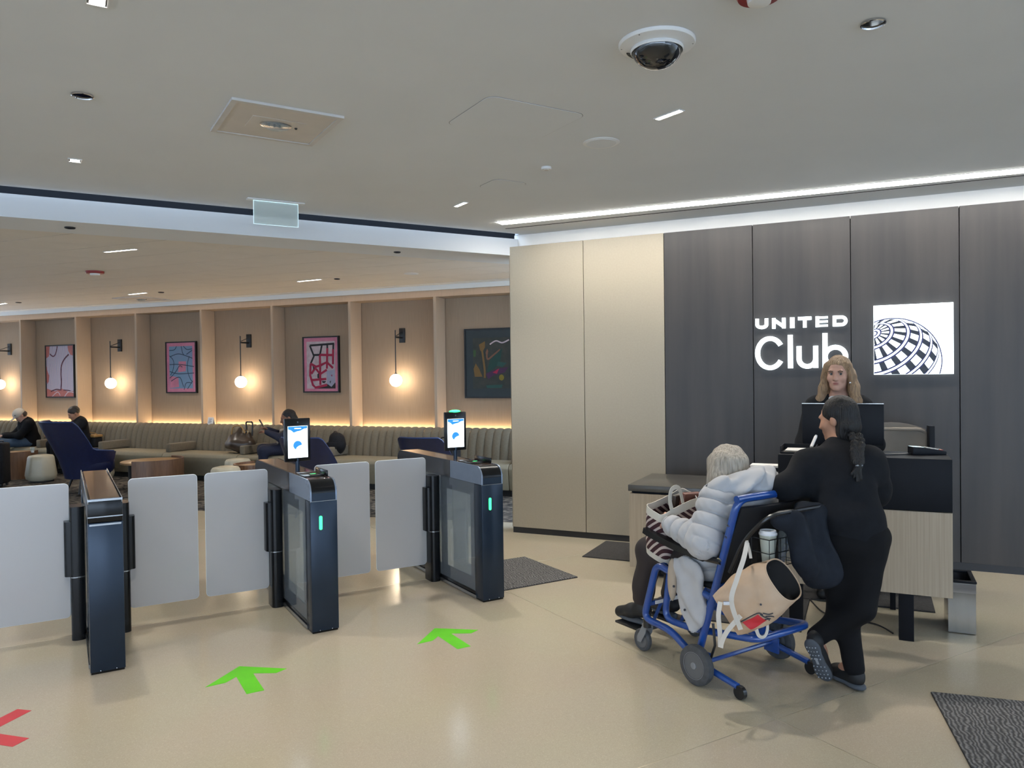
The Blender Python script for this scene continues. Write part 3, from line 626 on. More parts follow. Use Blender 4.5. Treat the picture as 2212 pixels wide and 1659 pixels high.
# ================================================================ banquette, one unit per niche
mat('taupe_fabric', (0.185, 0.155, 0.11), rough=.85, spec=.25, vary=.08, scale=40, bump=.05, bscale=400, sheen=.1); mat('seat_fabric', (0.27, 0.235, 0.165), rough=.6, spec=.3, vary=.05, scale=20)
mat('plinth', (0.012, 0.011, 0.010), rough=.7)
ST, CT = .435, .848                      # seat height, top of the back
def channel_mesh():
    cw = FP / 12; prof = [(-.30, ST - .03), (-.285, .55), (-.255, .68), (-.215, .79), (-.185, .83), (-.15, CT), (-.11, CT + .002), (-.07, CT - .01), (-.06, .80)]
    def fn(u, v):
        k = v * (len(prof) - 1); i = min(int(k), len(prof) - 2); f = k - i
        y = prof[i][0] * (1 - f) + prof[i + 1][0] * f; z = prof[i][1] * (1 - f) + prof[i + 1][1] * f
        b = math.sin(PI * u) ** .5 * .022; fz = min(1, max(0, (v - .35) / .4))
        return (u * cw * .992 + cw * .004, y - b * (1 - fz * .7), z + b * fz)
    m = MB().grid(fn, 9, 14); o = m.build('back_channel', 'taupe_fabric', None, fix=False); me = o.data; bpy.data.objects.remove(o); return me
CH = channel_mesh()
SEATS = ['channelled taupe banquette unit beside the cream wall', 'channelled taupe banquette unit below the globe sconce nearest the cream wall', 'channelled taupe banquette unit below the lattice picture', 'channelled taupe banquette unit with a brown bag on its seat', 'channelled taupe banquette unit below the blue picture', 'channelled taupe banquette unit beside the man in the dark jacket', 'channelled taupe banquette unit below the marbled picture', 'channelled taupe banquette unit under the man in the cap', 'channelled taupe banquette unit at the far end of the lounge']
arm_t = [LW.floor(250, 952, .58).x, LW.floor(391, 957, .58).x]
for k in range(9):
    x0 = fins[k]; lb = SEATS[k]
    t = thing('banquette_unit', lb, 'sofa', LW.M @ Matrix.Translation((x0, 0, 0)))
    sp = [(-.30, .10), (-.30, ST - .01), (-.40, ST + .004), (-.84, ST + .012), (-.895, ST - .005), (-.925, ST - .05), (-.92, ST - .12), (-.885, .09)]
    MB().prism(sp, .002, FP - .002, axis='x').build('seat', 'seat_fabric', t, bevel=.012, ang=60)
    MB().box(0.003, FP - .003, -.83, -.30, 0.006, .09).build('plinth', 'plinth', t)
    MB().box(0.003, FP - .003, -.11, -.062, .08, .79).build('back_frame', 'plinth', t)
    for j in range(12):
        c = link('back_channel', CH, t); c.location = (j * FP / 12, 0, 0)
    MB().box(.02, .12, -.86, -.28, ST + .012, .585).build('armrest', 'taupe_fabric', t, bevel=.018, seg=3)
# ================================================================ lounge chairs, tables, stools
mat('navy_leather', (0.006, 0.010, 0.042), rough=.42, spec=.5, vary=.15, scale=30, bump=.03, bscale=300); mat('navy_piping', (0.03, 0.06, 0.17), rough=.35); mat('cream_leather', (0.50, 0.45, 0.33), rough=.38, vary=.06, scale=6); mat('walnut', (0.20, 0.105, 0.055), rough=.4, c2=(0.13, 0.065, 0.035), scale=9, stretch=(5, 5, .5)); mat('light_oak', (0.46, 0.29, 0.14), rough=.3, c2=(0.36, 0.21, 0.10), scale=9, stretch=(1, 6, 1))
def lounge_chair(loc, rz, label, s=1.0, flare=.11, flat=42):
    t = thing('lounge_chair', label, 'chair', Matrix.Translation(loc) @ Matrix.Rotation(rz, 4, 'Z') @ Matrix.Scale(s, 4))
    # local: seat faces +x ; back shell wraps round the -x side
    def top(a):                       # a in degrees from the middle of the back
        a = abs(a)
        if a < flat: return .95
        if a < 84: return .95 - (a - flat) / (84 - flat) * .37
        return .58 - (a - 84) / 60 * .06
    def shell(u, v, th):
        a = -128 + 256 * u; zt = top(a); z = .20 + (zt - .20) * v
        fl = .25 + flare * (1 if flare > .2 else 1.3) * ((z - .2) / .75) ** 1.1 - th; wx = 1.0; A = math.radians(a)
        ex = 1.05 if abs(a) < 90 else 1.05 + (abs(a) - 90) / 38 * .25
        return (-fl * math.cos(A) * ex - .06 * max(0, (z - .45) / .5) + .02, fl * math.sin(A) * (1.0 + .10 * max(0, (z - .5))), z)
    m = MB(); m.grid(lambda u, v: shell(u, v, 0), 41, 13); n0 = len(m.v); m.grid(lambda u, v: shell(u, v, .05), 41, 13)
    for i in range(40):
        a = 12 * 41 + i; m.f.append((a, a + 1, n0 + a + 1, n0 + a)); m.f.append((i, n0 + i, n0 + i + 1, i + 1))
    for j in range(12):
        a = j * 41; m.f.append((a, a + 41, n0 + a + 41, n0 + a)); a += 40; m.f.append((a, n0 + a, n0 + a + 41, a + 41))
    m.build('back_shell', 'navy_leather', t, ang=50)
    rim = [Vector(shell(i / 40, 1, .025)) + Vector((0, 0, .004)) for i in range(41)]
    MB().tube(rim, .011, n=6).build('piping', 'navy_piping', t)
    MB().lathe([(.05, .26), (.27, .26), (.30, .30), (.305, .40), (.27, .44), (.05, .45)], 24, Matrix.Translation((.05, 0, 0))).build('seat_cushion', 'navy_leather', t)
    MB().lathe([(.20, .20), (.27, .25), (.27, .27)], 20, Matrix.Translation((.04, 0, 0))).build('seat_base', 'black_metal', t)
    for sx_ in (-1, 1):
        for sy_ in (-1, 1): MB().cyl((.04 + sx_ * .2, sy_ * .2, 0.006), (.04 + sx_ * .14, sy_ * .14, .22), .011, r2=.018).build('leg', 'black_metal', t)
    return t
cA = onz(150, 1060); cA.z = 0
lounge_chair((-6.25, 11.15, 0.006), math.radians(50), 'navy wingback lounge chair by the low drum table', 1.1, .22, 60)
lounge_chair((-2.30, 8.95, 0.006), math.radians(72), 'navy lounge chair with a dark backpack beyond it', 1.0)
lounge_chair((-.90, 8.75, 0.006), math.radians(66), 'navy lounge chair behind the gate with the green-topped screen', 1.0)
def stool(loc, label, s=1.0, rz=0):
    t = thing('pouf_stool', label, 'stool', Matrix.Translation(loc) @ Matrix.Rotation(rz, 4, 'Z') @ Matrix.Scale(s, 4))
    n = 7; m = MB(); rings = [(.18, .03), (.22, .06), (.235, .12), (.20, .36), (.195, .40), (.175, .43), (.10, .445), (.002, .447)]; v = []; f = []
    N = 42
    for (r, z) in rings:
        for k in range(N):
            a = 2 * PI * k / N; q = (a % (2 * PI / n)) - PI / n; pr = math.cos(PI / n) / math.cos(q); pr = .55 * pr + .45
            v.append((r * pr * math.cos(a), r * pr * math.sin(a), z))
    for j in range(len(rings) - 1):
        for k in range(N): f.append((j * N + k, j * N + (k + 1) % N, (j + 1) * N + (k + 1) % N, (j + 1) * N + k))
    m.add(v, f).build('cushion', 'cream_leather', t, ang=70); MB().lathe([(.17, 0.006), (.17, .035)], 24).build('foot_ring', 'plinth', t); return t
def floor_at(px, py): p = onz(px, py); return Vector((p.x, p.y, 0))
stool(floor_at(90, 1041), 'cream leather pouf beside the navy wingback chair'); 
p = onz(214, 979, .445); stool((p.x, p.y, 0), 'cream leather pouf between the wingback chair and the banquette')
p = onz(514, 988, .445); stool((p.x, p.y + .0, 0), 'cream leather pouf next to the brown bag', .97); p = onz(488, 1007, .445); stool((p.x, p.y, 0), 'cream leather pouf just behind the frosted gate wing', 1.0)
def drum_table(loc, r, h, rz, label, lift=.0):
    t = thing('drum_table', label, 'table', Matrix.Translation(loc) @ Matrix.Rotation(rz, 4, 'Z'))
    def arc(u, v, th): a = math.radians(-88 + 176 * u); return ((r - th) * math.cos(a), (r - th) * math.sin(a), .006 + (h - .006) * v)
    m = MB(); m.grid(lambda u, v: arc(u, v, 0), 29, 2); n0 = len(m.v); m.grid(lambda u, v: arc(u, v, .03), 29, 2)
    for i in range(28): a = 29 + i; m.f += [(a, a + 1, n0 + a + 1, n0 + a)]
    m.f += [(0, 29, n0 + 29, n0), (28, n0 + 28, n0 + 57, 57)]
    m.build('curved_panel', 'walnut', t)
    MB().lathe([(r * .72, 0.006), (r * .72, h - .06)], 28).build('core', 'plinth', t)
    MB().lathe([(r * .965, h - .06), (r * .965, h - .035), (r * .95, h - .03)], 40).build('table_top', 'light_oak', t); return t
p = onz(328, 993, .42); drum_table((p.x, p.y, 0), .45, .44, math.radians(-14), 'round drum table with curved walnut panel before the banquette')
p = onz(30, 975, .45); drum_table((p.x, p.y, 0), .36, .46, math.radians(-70), 'walnut drum table in front of the man in the cap')
p = LW.w(LW.pln(552, 1000, -1.60).x, -1.60); drum_table((p.x, p.y, 0), .30, .43, math.radians(200), 'small oak-topped drum table beside the two cream poufs')
# table card on the ledge, tumbler, bags, cases
mat('paper', (0.80, 0.77, 0.74), rough=.7); mat('ink', (0.05, 0.05, 0.06), rough=.7); mat('black_fabric', (0.012, 0.012, 0.014), rough=.75, spec=.25, vary=.2, scale=30, bump=.1, bscale=80); mat('brown_leather', (0.060, 0.040, 0.028), rough=.32, spec=.5, vary=.3, scale=6, bump=.15, bscale=14); mat('tan_leather', (0.42, 0.24, 0.08), rough=.5); mat('gold', (0.75, 0.5, 0.25), rough=.25, metal=1.0)
q = LW.pln(456, 908, -.11)
t = thing('table_card', 'small white printed card standing on the banquette ledge', 'card', LW.M @ Matrix.Translation((q.x, -.11, CT + .004)))
MB().prism([(-.03, 0), (-.024, 0), (.0, .118), (.024, 0), (.03, 0), (.003, .124), (-.003, .124)], -.06, .06, axis='x').build('folded_card', 'paper', t)
for k in range(4): MB().box(-.035, .02 + .01 * (k % 2), -.0285 + .006 * k * .9, -.0275 + .006 * k * .9 , .03 + .02 * k, .036 + .02 * k).build('printed_line', 'ink', t)
p = onz(70, 975, .452); t = thing('tumbler', 'small clear glass tumbler on the walnut drum table', 'glass', Matrix.Translation((p.x, p.y, .431)))
MB().lathe([(.028, 0.0), (.033, .09), (.031, .09), (.026, .006), (.001, .006)], 18, cap=False).build('cup_wall', 'clear_glass', t); MB().lathe([(.027, .004), (.029, .03)], 18).build('drink', 'paper', t)
def suitcase(loc, rz, w, d, h, label, hand=.22):
    t = thing('suitcase', label, 'luggage', Matrix.Translation(loc) @ Matrix.Rotation(rz, 4, 'Z'))
    MB().box(-w / 2, w / 2, -d / 2, d / 2, .05, h).build('body', 'black_fabric', t, bevel=.035, seg=3)
    MB().box(-w / 2 + .03, w / 2 - .03, -d / 2 - .02, -d / 2 + .005, .12, h * .6).build('front_pocket', 'black_fabric', t, bevel=.015)
    MB().tube(fillet([(-.09, d / 2 - .03, h - .02), (-.09, d / 2 - .03, h + hand), (.09, d / 2 - .03, h + hand), (.09, d / 2 - .03, h - .02)], .03), .010).build('pull_handle', 'black_metal', t)
    for s in (-1, 1):
        for e in (-1, 1): MB().cyl((s * (w / 2 - .05) - .012, e * (d / 2 - .04), .031), (s * (w / 2 - .05) + .012, e * (d / 2 - .04), .031), .025).build('wheel', 'black_metal', t)
    MB().box(-.03, .03, -d / 2 - .021, -d / 2 - .0195, h * .62, h * .66).build('badge', 'paper', t)
    return t
p = onz(-8, 1052); suitcase((p.x - .02, p.y, 0.006), math.radians(10), .36, .26, .68, 'tall black suitcase standing at the edge of the lounge by the walnut drum table', .02)
p = LW.w(LW.pln(958, 940, -1.2).x, -1.2); suitcase((p.x, p.y, 0.006), LW.a, .40, .26, .70, 'black suitcase with raised handle behind the navy chair', .10)
# ================================================================ illuminated sign
def ribbon(pts, w, y0, y1, closed=False):
    """flat stroke of constant width in the x-z plane, extruded along y"""
    P = []
    for p in pts:
        q = Vector((p[0], p[1]))
        if not P or (q - P[-1]).length > 1e-5: P.append(q)
    if closed and (P[0] - P[-1]).length < 1e-5: P.pop()
    n = len(P); L, R = [], []
    for i in range(n):
        a = P[i - 1] if (i or closed) else None; b = P[i]; c = P[(i + 1) % n] if (i < n - 1 or closed) else None
        d1 = (b - a).normalized() if a is not None else None; d2 = (c - b).normalized() if c is not None else None
        d1 = d1 or d2; d2 = d2 or d1; t = (d1 + d2).normalized(); nn = Vector((-t.y, t.x)); k = w / 2 / max(.35, nn.dot(Vector((-d1.y, d1.x))))
        L.append(b + nn * k); R.append(b - nn * k)
    v = [(p.x, y, p.y) for y in (y0, y1) for p in L + R]; f = []; N = 2 * n; m = n if closed else n - 1
    for i in range(m):
        j = (i + 1) % n
        f += [(i, j, n + j, n + i), (N + i, N + n + i, N + n + j, N + j), (i, N + i, N + j, j), (n + i, n + j, N + n + j, N + n + i)]
    if not closed: f += [(0, n, N + n, N), (n - 1, N + n - 1, N + 2 * n - 1, 2 * n - 1)]
    return v, f
def arc2(cx, cz, rx, rz, a0, a1, n=16): return [(cx + rx * math.cos(math.radians(a0 + (a1 - a0) * i / n)), cz + rz * math.sin(math.radians(a0 + (a1 - a0) * i / n))) for i in range(n + 1)]
sg = thing('lettering_sign', 'white illuminated lettering UNITED Club on the dark steel wall', 'sign', SG.M)
Y0, Y1 = -.028, -.0005
ks = (3.209 - 2.444) / 873.0
def X_(px): return 2.444 + (px - 140) * ks
def letter(strokes, w, nm='letter'):
    m = MB()
    for s_, cl_ in strokes: m.add(*ribbon(s_, w, Y0, Y1, cl_))
    m.build(nm, 'sign_white', sg, smooth=False)
b0, t0 = 2.024, 2.118; w_ = .029; h_ = w_ / 2
def U(a, b): a, b = X_(a) + h_, X_(b) - h_; return [([(a, t0), (a, b0 + .04)] + arc2((a + b) / 2, b0 + .04, (b - a) / 2, .04 - h_, 180, 360, 10) + [(b, b0 + .04), (b, t0)], False)]
letter(U(145, 270), w_)
a, b = X_(308) + h_, X_(437) - h_; letter([([(a, b0), (a, t0)], False), ([(b, b0), (b, t0)], False), ([(a - .004, t0 - .012), (b + .004, b0 + .012)], False)], w_)
a = (X_(480) + X_(522)) / 2; letter([([(a, b0), (a, t0)], False)], .037)
a, b = X_(556), X_(682); letter([([(a, t0 - h_ * .9), (b, t0 - h_ * .9)], False), ([((a + b) / 2, b0), ((a + b) / 2, t0 - w_ * .5)], False)], w_)
a, b = X_(720), X_(833); letter([([(a + h_, b0), (a + h_, t0)], False)], w_); 
for k, z in enumerate((b0 + .0115, (b0 + t0) / 2, t0 - .0115)): MB().add(*ribbon([(a + h_, z), (b, z)], .018, Y0, Y1)).build('letter_bar', 'sign_white', sg, smooth=False)
a, b = X_(877) + h_, X_(1013) - h_; letter([([(a, b0 + h_), (a, t0 - h_), (b - .035, t0 - h_)] + arc2(b - .035, (b0 + t0) / 2, .035, (t0 - b0) / 2 - h_, 90, -90, 12) + [(a, b0 + h_)], True)], w_ * .95)
zb = 1.663; zx = 1.862; za = 1.958; w2 = .041; h2 = w2 / 2
cx = (X_(140) + X_(430)) / 2; rx = (X_(430) - X_(140)) / 2 - h2; cz = (zb + za) / 2 - .004; rz_ = (za - zb) / 2 + .004 - h2
letter([(arc2(cx, cz, rx, rz_, 32, 328, 40), False)], w2)
a = X_(481); letter([([(a, zb + .006), (a, za + .006)], False)], w2)
a, b = X_(540) + h2, X_(742) - h2; letter([([(a, zx), (a, zb + .085)] + arc2((a + b) / 2, zb + .085, (b - a) / 2, .085 - h2, 180, 360, 14), False), ([(b, zx), (b, zb + .006)], False)], w2)
a, b = X_(782) + h2, X_(1016) - h2; cz = (zb + zx) / 2 + .002; letter([([(a, zb + .006), (a, za + .012)], False), (arc2((a + b) / 2, cz, (b - a) / 2, (zx - zb) / 2 + .002 - h2, 0, 360, 32)[:-1], True)], w2)
# globe emblem
lg = thing('globe_sign', 'square white illuminated panel with a dark globe grid emblem', 'sign', SG.M)
gx0, gx1, gz0, gz1 = 3.409, 3.997, 1.604, 2.187
MB().box(gx0, gx1, -.035, -.0005, gz0, gz1).build('light_panel', 'sign_white', lg, bevel=.002, seg=1)
mat('emblem_blue', (0.03, 0.03, 0.14), rough=.4); mat('emblem_dark', (0.02, 0.022, 0.035), rough=.4)
S_ = gx1 - gx0; C2 = (gx0 + .245 * S_, gz0 + .19 * S_); R2 = .605 * S_; pole = Vector((-.40, .66)); ct = math.sqrt(1 - pole.length_squared)
pd = pole.normalized(); qd = Vector((pd.y, -pd.x))
def glob(th, ph):
    """point on the globe: colatitude th, longitude ph, seen face-on; None when behind"""
    a, b, c = math.sin(th) * math.cos(ph), math.sin(th) * math.sin(ph), math.cos(th)
    st = pole.length
    p = qd * b + pd * (c * st - a * ct); zf = c * ct + a * st
    return (C2[0] + p.x * R2, C2[1] + p.y * R2), zf
def cells(quads, m, nm, par):
    mb = MB(); n_ = 0
    for q in quads:
        for P, n in (((gx0 + .002, 0), (1, 0)), ((gx1, 0), (-1, 0)), ((0, gz0 + .002), (0, 1)), ((0, gz1), (0, -1))):
            q = clip(q, P, n)
            if len(q) < 3: break
        if len(q) >= 3: mb.prism(q, -.0375, -.0352, axis='y'); n_ += 1
    return mb.build(nm, m, par, smooth=False) if n_ else None
RG = [7, 23, 43, 60, 77, 94]; wl_ = 3.0
for i, r0 in enumerate(RG[:-1]):
    r1 = RG[i + 1]
    for k in range(16):
        hs = .5 * (i % 2); pa, pb = (k + hs) * PI / 8, (k + hs + .44) * PI / 8; ta, tb = math.radians(r0 + wl_), math.radians(r1 - wl_)
        n = 4; ring = [glob(ta, pa + (pb - pa) * j / n) for j in range(n + 1)] + [glob(tb, pb + (pa - pb) * j / n) for j in range(n + 1)]
        if min(z for _, z in ring) < .03: continue
        q = [p for p, _ in ring]
        o = cells([q], 'emblem_dark', 'grid_cell', lg)
for i, r0 in enumerate(RG):
    for dd in (-wl_ + .4, wl_ - .9):
        qs = []
        for k in range(72):
            pa, pb = k * PI / 36, (k + 1) * PI / 36; ta, tb = math.radians(r0 + dd - .95), math.radians(r0 + dd + .95)
            ring = [glob(ta, pa), glob(ta, pb), glob(tb, pb), glob(tb, pa)]
            if min(z for _, z in ring) < .03: continue
            qs.append([p for p, _ in ring])
        cells(qs, 'emblem_blue', 'grid_line', lg)
qs = []
for k in range(80):
    a, b = 2 * PI * k / 80, 2 * PI * (k + 1) / 80; qs.append([(C2[0] + R2 * r * math.cos(x), C2[1] + R2 * r * math.sin(x)) for r, x in ((1, a), (1, b), (1.022, b), (1.022, a))])
cells(qs, 'emblem_blue', 'globe_outline', lg)

# ================================================================ reception desk
mat('desk_black', (0.006, 0.007, 0.010), rough=.55, spec=.18, vary=.1); mat('desk_wood', (0.44, 0.36, 0.26), rough=.55, c2=(0.36, 0.29, 0.205), scale=16, stretch=(7, 7, .12)); mat('desk_top', (0.075, 0.070, 0.062), rough=.25, spec=.5, vary=.08); mat('screen_plastic', (0.007, 0.008, 0.011), rough=.5, spec=.2)
mat('steel', (0.34, 0.325, 0.30), rough=.17, metal=1.0, vary=.08, stretch=(1, 1, .1), scale=20); mat('mesh_beige', (0.26, 0.22, 0.18), rough=.8)
dk = thing('reception_desk', 'standing reception desk with black upper case and pale wood panel', 'desk', SG.M)
MB().box(2.842, 3.816, -2.03, -1.60, .80, 1.113).build('upper_case', 'desk_black', dk, bevel=.003)
MB().box(2.842, 3.816, -2.026, -2.005, .292, .796).build('front_panel', 'desk_wood', dk, bevel=.001, seg=1)
MB().box(3.79, 3.815, -2.0, -1.30, .30, .796).build('side_panel', 'desk_wood', dk)
MB().box(2.842, 3.816, -1.595, -1.25, .72, .76).build('worktop', 'desk_top', dk, bevel=.003)
for x in (3.53, 2.90):
    MB().box(x, x + .082, -2.0, -1.95, 0, .80).build('leg', 'desk_black', dk, bevel=.002); MB().box(x - .035, x, -1.36, -1.30, 0, .72).build('leg', 'desk_black', dk, bevel=.002)
rd = thing('return_desk', 'low wooden side counter with dark stone top by the cream wall', 'desk', SG.M)
MB().box(1.60, 2.83, -1.20, -.45, .692, .742).build('top', 'desk_top', rd, bevel=.003)
MB().box(1.605, 2.83, -1.19, -1.165, .075, .672).build('front_panel', 'desk_wood', rd); MB().box(1.605, 1.63, -1.164, -.5, .075, .672).build('side_panel', 'desk_wood', rd)
MB().box(1.62, 2.82, -1.16, -.5, .66, .690).build('shadow_rail', 'desk_black', rd); MB().box(1.70, 2.82, -1.10, -.5, 0, .66).build('plinth', 'desk_black', rd)
# monitor
mo = thing('desk_monitor', 'wide black computer monitor seen from behind on the reception desk', 'monitor', SG.w(3.205, -1.47, 1.113 - .0).to_4d() and (Matrix.Translation(SG.w(3.205, -1.47, .76)) @ Matrix.Rotation(SG.a, 4, 'Z')))
MB().box(-.258, .258, -.02, .015, .375, .655).build('screen_housing', 'screen_plastic', mo, bevel=.004); MB().box(-.258, .258, -.018, .013, .656, .660).build('top_edge', 'steel', mo)
MB().box(-.12, .12, -.035, -.021, .42, .58).build('rear_bulge', 'screen_plastic', mo, bevel=.006)
MB().box(-.03, .03, -.05, -.022, .02, .48).build('stand_column', 'screen_plastic', mo, bevel=.004); MB().box(-.12, .12, -.12, .10, 0, .018).build('stand_foot', 'screen_plastic', mo, bevel=.004)
# card terminal with cable
tm = thing('card_terminal', 'payment card terminal lying on the black desk ledge', 'card reader', Matrix.Translation(SG.w(3.70, -1.76, 1.114)) @ Matrix.Rotation(SG.a + math.radians(20), 4, 'Z'))
MB().prism([(-.10, 0), (.10, 0), (.10, .022), (-.03, .046), (-.10, .05)], -.042, .042, axis='y').build('body', 'screen_plastic', tm, bevel=.004)
MB().prism([(-.098, .0505), (-.03, .0467), (-.03, .0475), (-.098, .0515)], -.034, .034, axis='y').build('display', 'sign_edge', tm)
mat('key_grey', (.5, .5, .5), rough=.5)
for i in range(4):
    for j in range(3): MB().box(-.012 + .026 * i, .006 + .026 * i, -.030 + .022 * j, -.014 + .022 * j, .0405 - .0046 * i, .0455 - .0046 * i).build('key', ('red_plastic' if (i, j) == (3, 0) else 'gold' if (i, j) == (3, 1) else 'key_grey'), tm, bevel=.001, seg=1)
dkM = lambda x, y, z: SG.w(x, y, z)
cb = MB().tube(_cat([dkM(3.62, -1.80, 1.122), dkM(3.55, -1.86, 1.120), dkM(3.46, -1.90, 1.120), dkM(3.38, -1.84, 1.120), dkM(3.34, -1.70, 1.121), dkM(3.36, -1.62, 1.123)], 6), .005, n=6).build('cable', 'black_metal'); tag(cb, 'thin black cable looping over the desk ledge to the card terminal', 'cable')
# desk tray with papers and pen
tr = thing('desk_tray', 'black tray with papers at the end of the desk ledge', 'tray', Matrix.Translation(SG.w(2.93, -1.86, 1.114)) @ Matrix.Rotation(SG.a, 4, 'Z'))
MB().box(-.075, .13, -.11, .11, 0, .008).build('tray_base', 'desk_black', tr); 
for b in ((-.08, -.075, -.11, .11), (.13, .135, -.11, .11), (-.08, .135, .11, .115)): MB().box(*b, 0, .045).build('tray_side', 'desk_black', tr)
for k in range(3): MB().box(-.06 + .004 * k, .08 + .004 * k, -.09, .09, .0085 + .004 * k, .0115 + .004 * k).build('paper_sheet', 'mesh_beige' if k < 2 else 'paper', tr)
pn = thing('marker_pen', 'white marker pen leaning on the desk tray', 'pen', Matrix.Translation(SG.w(3.03, -1.84, 1.126))); MB().cyl((0, 0, .022), (.05, .05, .085), .010).build('barrel', 'paper', pn); MB().cyl((.05, .05, .085), (.055, .055, .092), .008).build('cap', 'key_grey', pn)
# small sign box on the side counter
sb = thing('desk_sign_box', 'white rimmed black box lettered go on the side counter', 'sign', Matrix.Translation(SG.w(2.66, -1.0, .742)) @ Matrix.Rotation(SG.a, 4, 'Z'))
MB().box(-.12, .12, -.06, .06, 0, .165).build('box', 'desk_black', sb, bevel=.003); MB().box(-.125, .125, -.065, .065, .166, .182).build('rim', 'paper', sb, bevel=.002); MB().box(.125, .15, -.06, .06, .0, .26).build('post', 'paper', sb, bevel=.004)
MB().add(*ribbon(arc2(.045, .120, .012, .012, 0, 360, 14)[:-1], .006, -.0625, -.0605, True)).add(*ribbon([(.057, .132), (.057, .098), (.047, .090), (.034, .094)], .006, -.0625, -.0605)).build('letter_g', 'paper', sb, smooth=False)
MB().add(*ribbon(arc2(.080, .120, .012, .012, 0, 360, 14)[:-1], .006, -.0625, -.0605, True)).build('letter_o', 'paper', sb, smooth=False)
# office chair
oc = thing('office_chair', 'office chair with beige mesh back behind the reception desk', 'chair', Matrix.Translation(SG.w(3.54, -.66, 0)) @ Matrix.Rotation(SG.a + math.radians(12), 4, 'Z'))
MB().grid(lambda u, v: (-.23 + .46 * u, .05 * (1 - (2 * u - 1) ** 2) + .02, .62 + .62 * v - .05 * (2 * u - 1) ** 2 * v), 9, 9).build('mesh_back', 'mesh_beige', oc, solid=.012)
MB().tube(fillet([(-.23, .02, .60), (-.24, .02, 1.19), (.24, .02, 1.19), (.23, .02, .60)], .08), .014).build('back_rim', 'mesh_beige', oc)
MB().box(.235, .275, -.05, .02, .62, 1.22).build('back_post', 'screen_plastic', oc, bevel=.006); MB().box(-.24, .24, -.30, .16, .45, .53).build('seat', 'black_fabric', oc, bevel=.03, seg=3)
MB().cyl((0, -.05, .07), (0, -.05, .46), .025).build('gas_column', 'black_metal', oc)
for k in range(5):
    a = k * 2 * PI / 5; c_, s_ = math.cos(a), math.sin(a); MB().cyl((0, -.05, .08), (.27 * c_, -.05 + .27 * s_, .06), .018).build('base_spoke', 'black_metal', oc); MB().cyl((.27 * c_ - .015, -.05 + .27 * s_, .027), (.27 * c_ + .015, -.05 + .27 * s_, .027), .027).build('caster', 'black_metal', oc)
# waste bin
wb_ = thing('waste_bin', 'rectangular stainless steel waste bin beside the reception desk', 'bin', Matrix.Translation(SG.w(3.889, -1.575, 0)) @ Matrix.Rotation(SG.a, 4, 'Z'))
for b in ((-.075, .075, -.15, -.147), (-.075, .075, .147, .15), (-.075, -.072, -.147, .147), (.072, .075, -.147, .147)): MB().box(*b, .004, .315).build('side_panel', 'steel', wb_)
for b in ((-.076, .076, -.152, -.146), (-.076, .076, .146, .152), (-.076, -.071, -.146, .146), (.071, .076, -.146, .146)): MB().box(*b, .255, .312).build('lid_band', 'chrome', wb_)
for b in ((-.08, .08, -.155, -.125), (-.08, .08, .125, .155), (-.08, -.055, -.125, .125), (.055, .08, -.125, .125)): MB().box(*b, .316, .33).build('rim', 'desk_black', wb_, bevel=.003)
MB().box(-.072, .072, -.147, .147, .004, .02).build('bottom', 'desk_black', wb_); MB().box(-.07, .07, -.145, .145, .02, .25).build('liner', 'lens_dark', wb_)
# ================================================================ floor mats
def matmat():
    m, nt, b = nodes_of('mat_grey'); tc = nt.nodes.new('ShaderNodeTexCoord'); n = nt.nodes.new('ShaderNodeTexNoise'); n.inputs['Scale'].default_value = 60; n.inputs['Detail'].default_value = 3
    w = nt.nodes.new('ShaderNodeTexWave'); w.inputs['Scale'].default_value = 16; w.inputs['Distortion'].default_value = 9; w.inputs['Detail'].default_value = 3
    nt.links.new(tc.outputs['Object'], n.inputs['Vector']); nt.links.new(tc.outputs['Object'], w.inputs['Vector'])
    ad = nt.nodes.new('ShaderNodeMath'); ad.operation = 'MULTIPLY'; nt.links.new(n.outputs['Fac'], ad.inputs[0]); nt.links.new(w.outputs['Fac'], ad.inputs[1])
    r = nt.nodes.new('ShaderNodeValToRGB'); r.color_ramp.elements[0].position = .05; r.color_ramp.elements[0].color = (.075, .074, .075, 1); r.color_ramp.elements[1].position = .6; r.color_ramp.elements[1].color = (.24, .235, .23, 1)
    nt.links.new(ad.outputs[0], r.inputs['Fac']); nt.links.new(r.outputs['Color'], b.inputs['Base Color']); b.inputs['Roughness'].default_value = .95; b.inputs['Specular IOR Level'].default_value = .1
    bp = nt.nodes.new('ShaderNodeBump'); bp.inputs['Strength'].default_value = .5; bp.inputs['Distance'].default_value = .01; nt.links.new(ad.outputs[0], bp.inputs['Height']); nt.links.new(bp.outputs['Normal'], b.inputs['Normal'])
matmat(); mat('mat_dark', (0.045, 0.043, 0.042), rough=.9, vary=.2, scale=60, bump=.2, bscale=120); mat('rubber', (0.018, 0.018, 0.019), rough=.7)
def floor_mat(M, w, d, m, label, ribs=0):
    t = thing('floor_mat', label, 'mat', M)
    MB().box(0, w, 0, d, .0005, .006).build('rubber_edge', 'rubber', t, bevel=.002, seg=1); MB().box(.003, w - .003, .003, d - .003, .0061, .0095).build('mat_surface', m, t)
    return t
floor_mat(GT.M @ Matrix.Translation((2.74, .18, 0)), .71, .82, 'mat_grey', 'ribbed grey floor mat beside the gate with the green-topped screen')
floor_mat(SG.M @ Matrix.Translation((1.03, -.74, 0)), .56, .68, 'mat_dark', 'dark floor mat at the foot of the cream wall')
a_ = onz(2010, 1497); b_ = onz(2212, 1518); floor_mat(Matrix.Translation((a_.x, a_.y, 0)) @ Matrix.Rotation(math.atan2(b_.y - a_.y, b_.x - a_.x), 4, 'Z') @ Matrix.Translation((0, -.78, 0)), 1.5, .78, 'mat_grey', 'large worn grey floor mat out on the open hall floor')
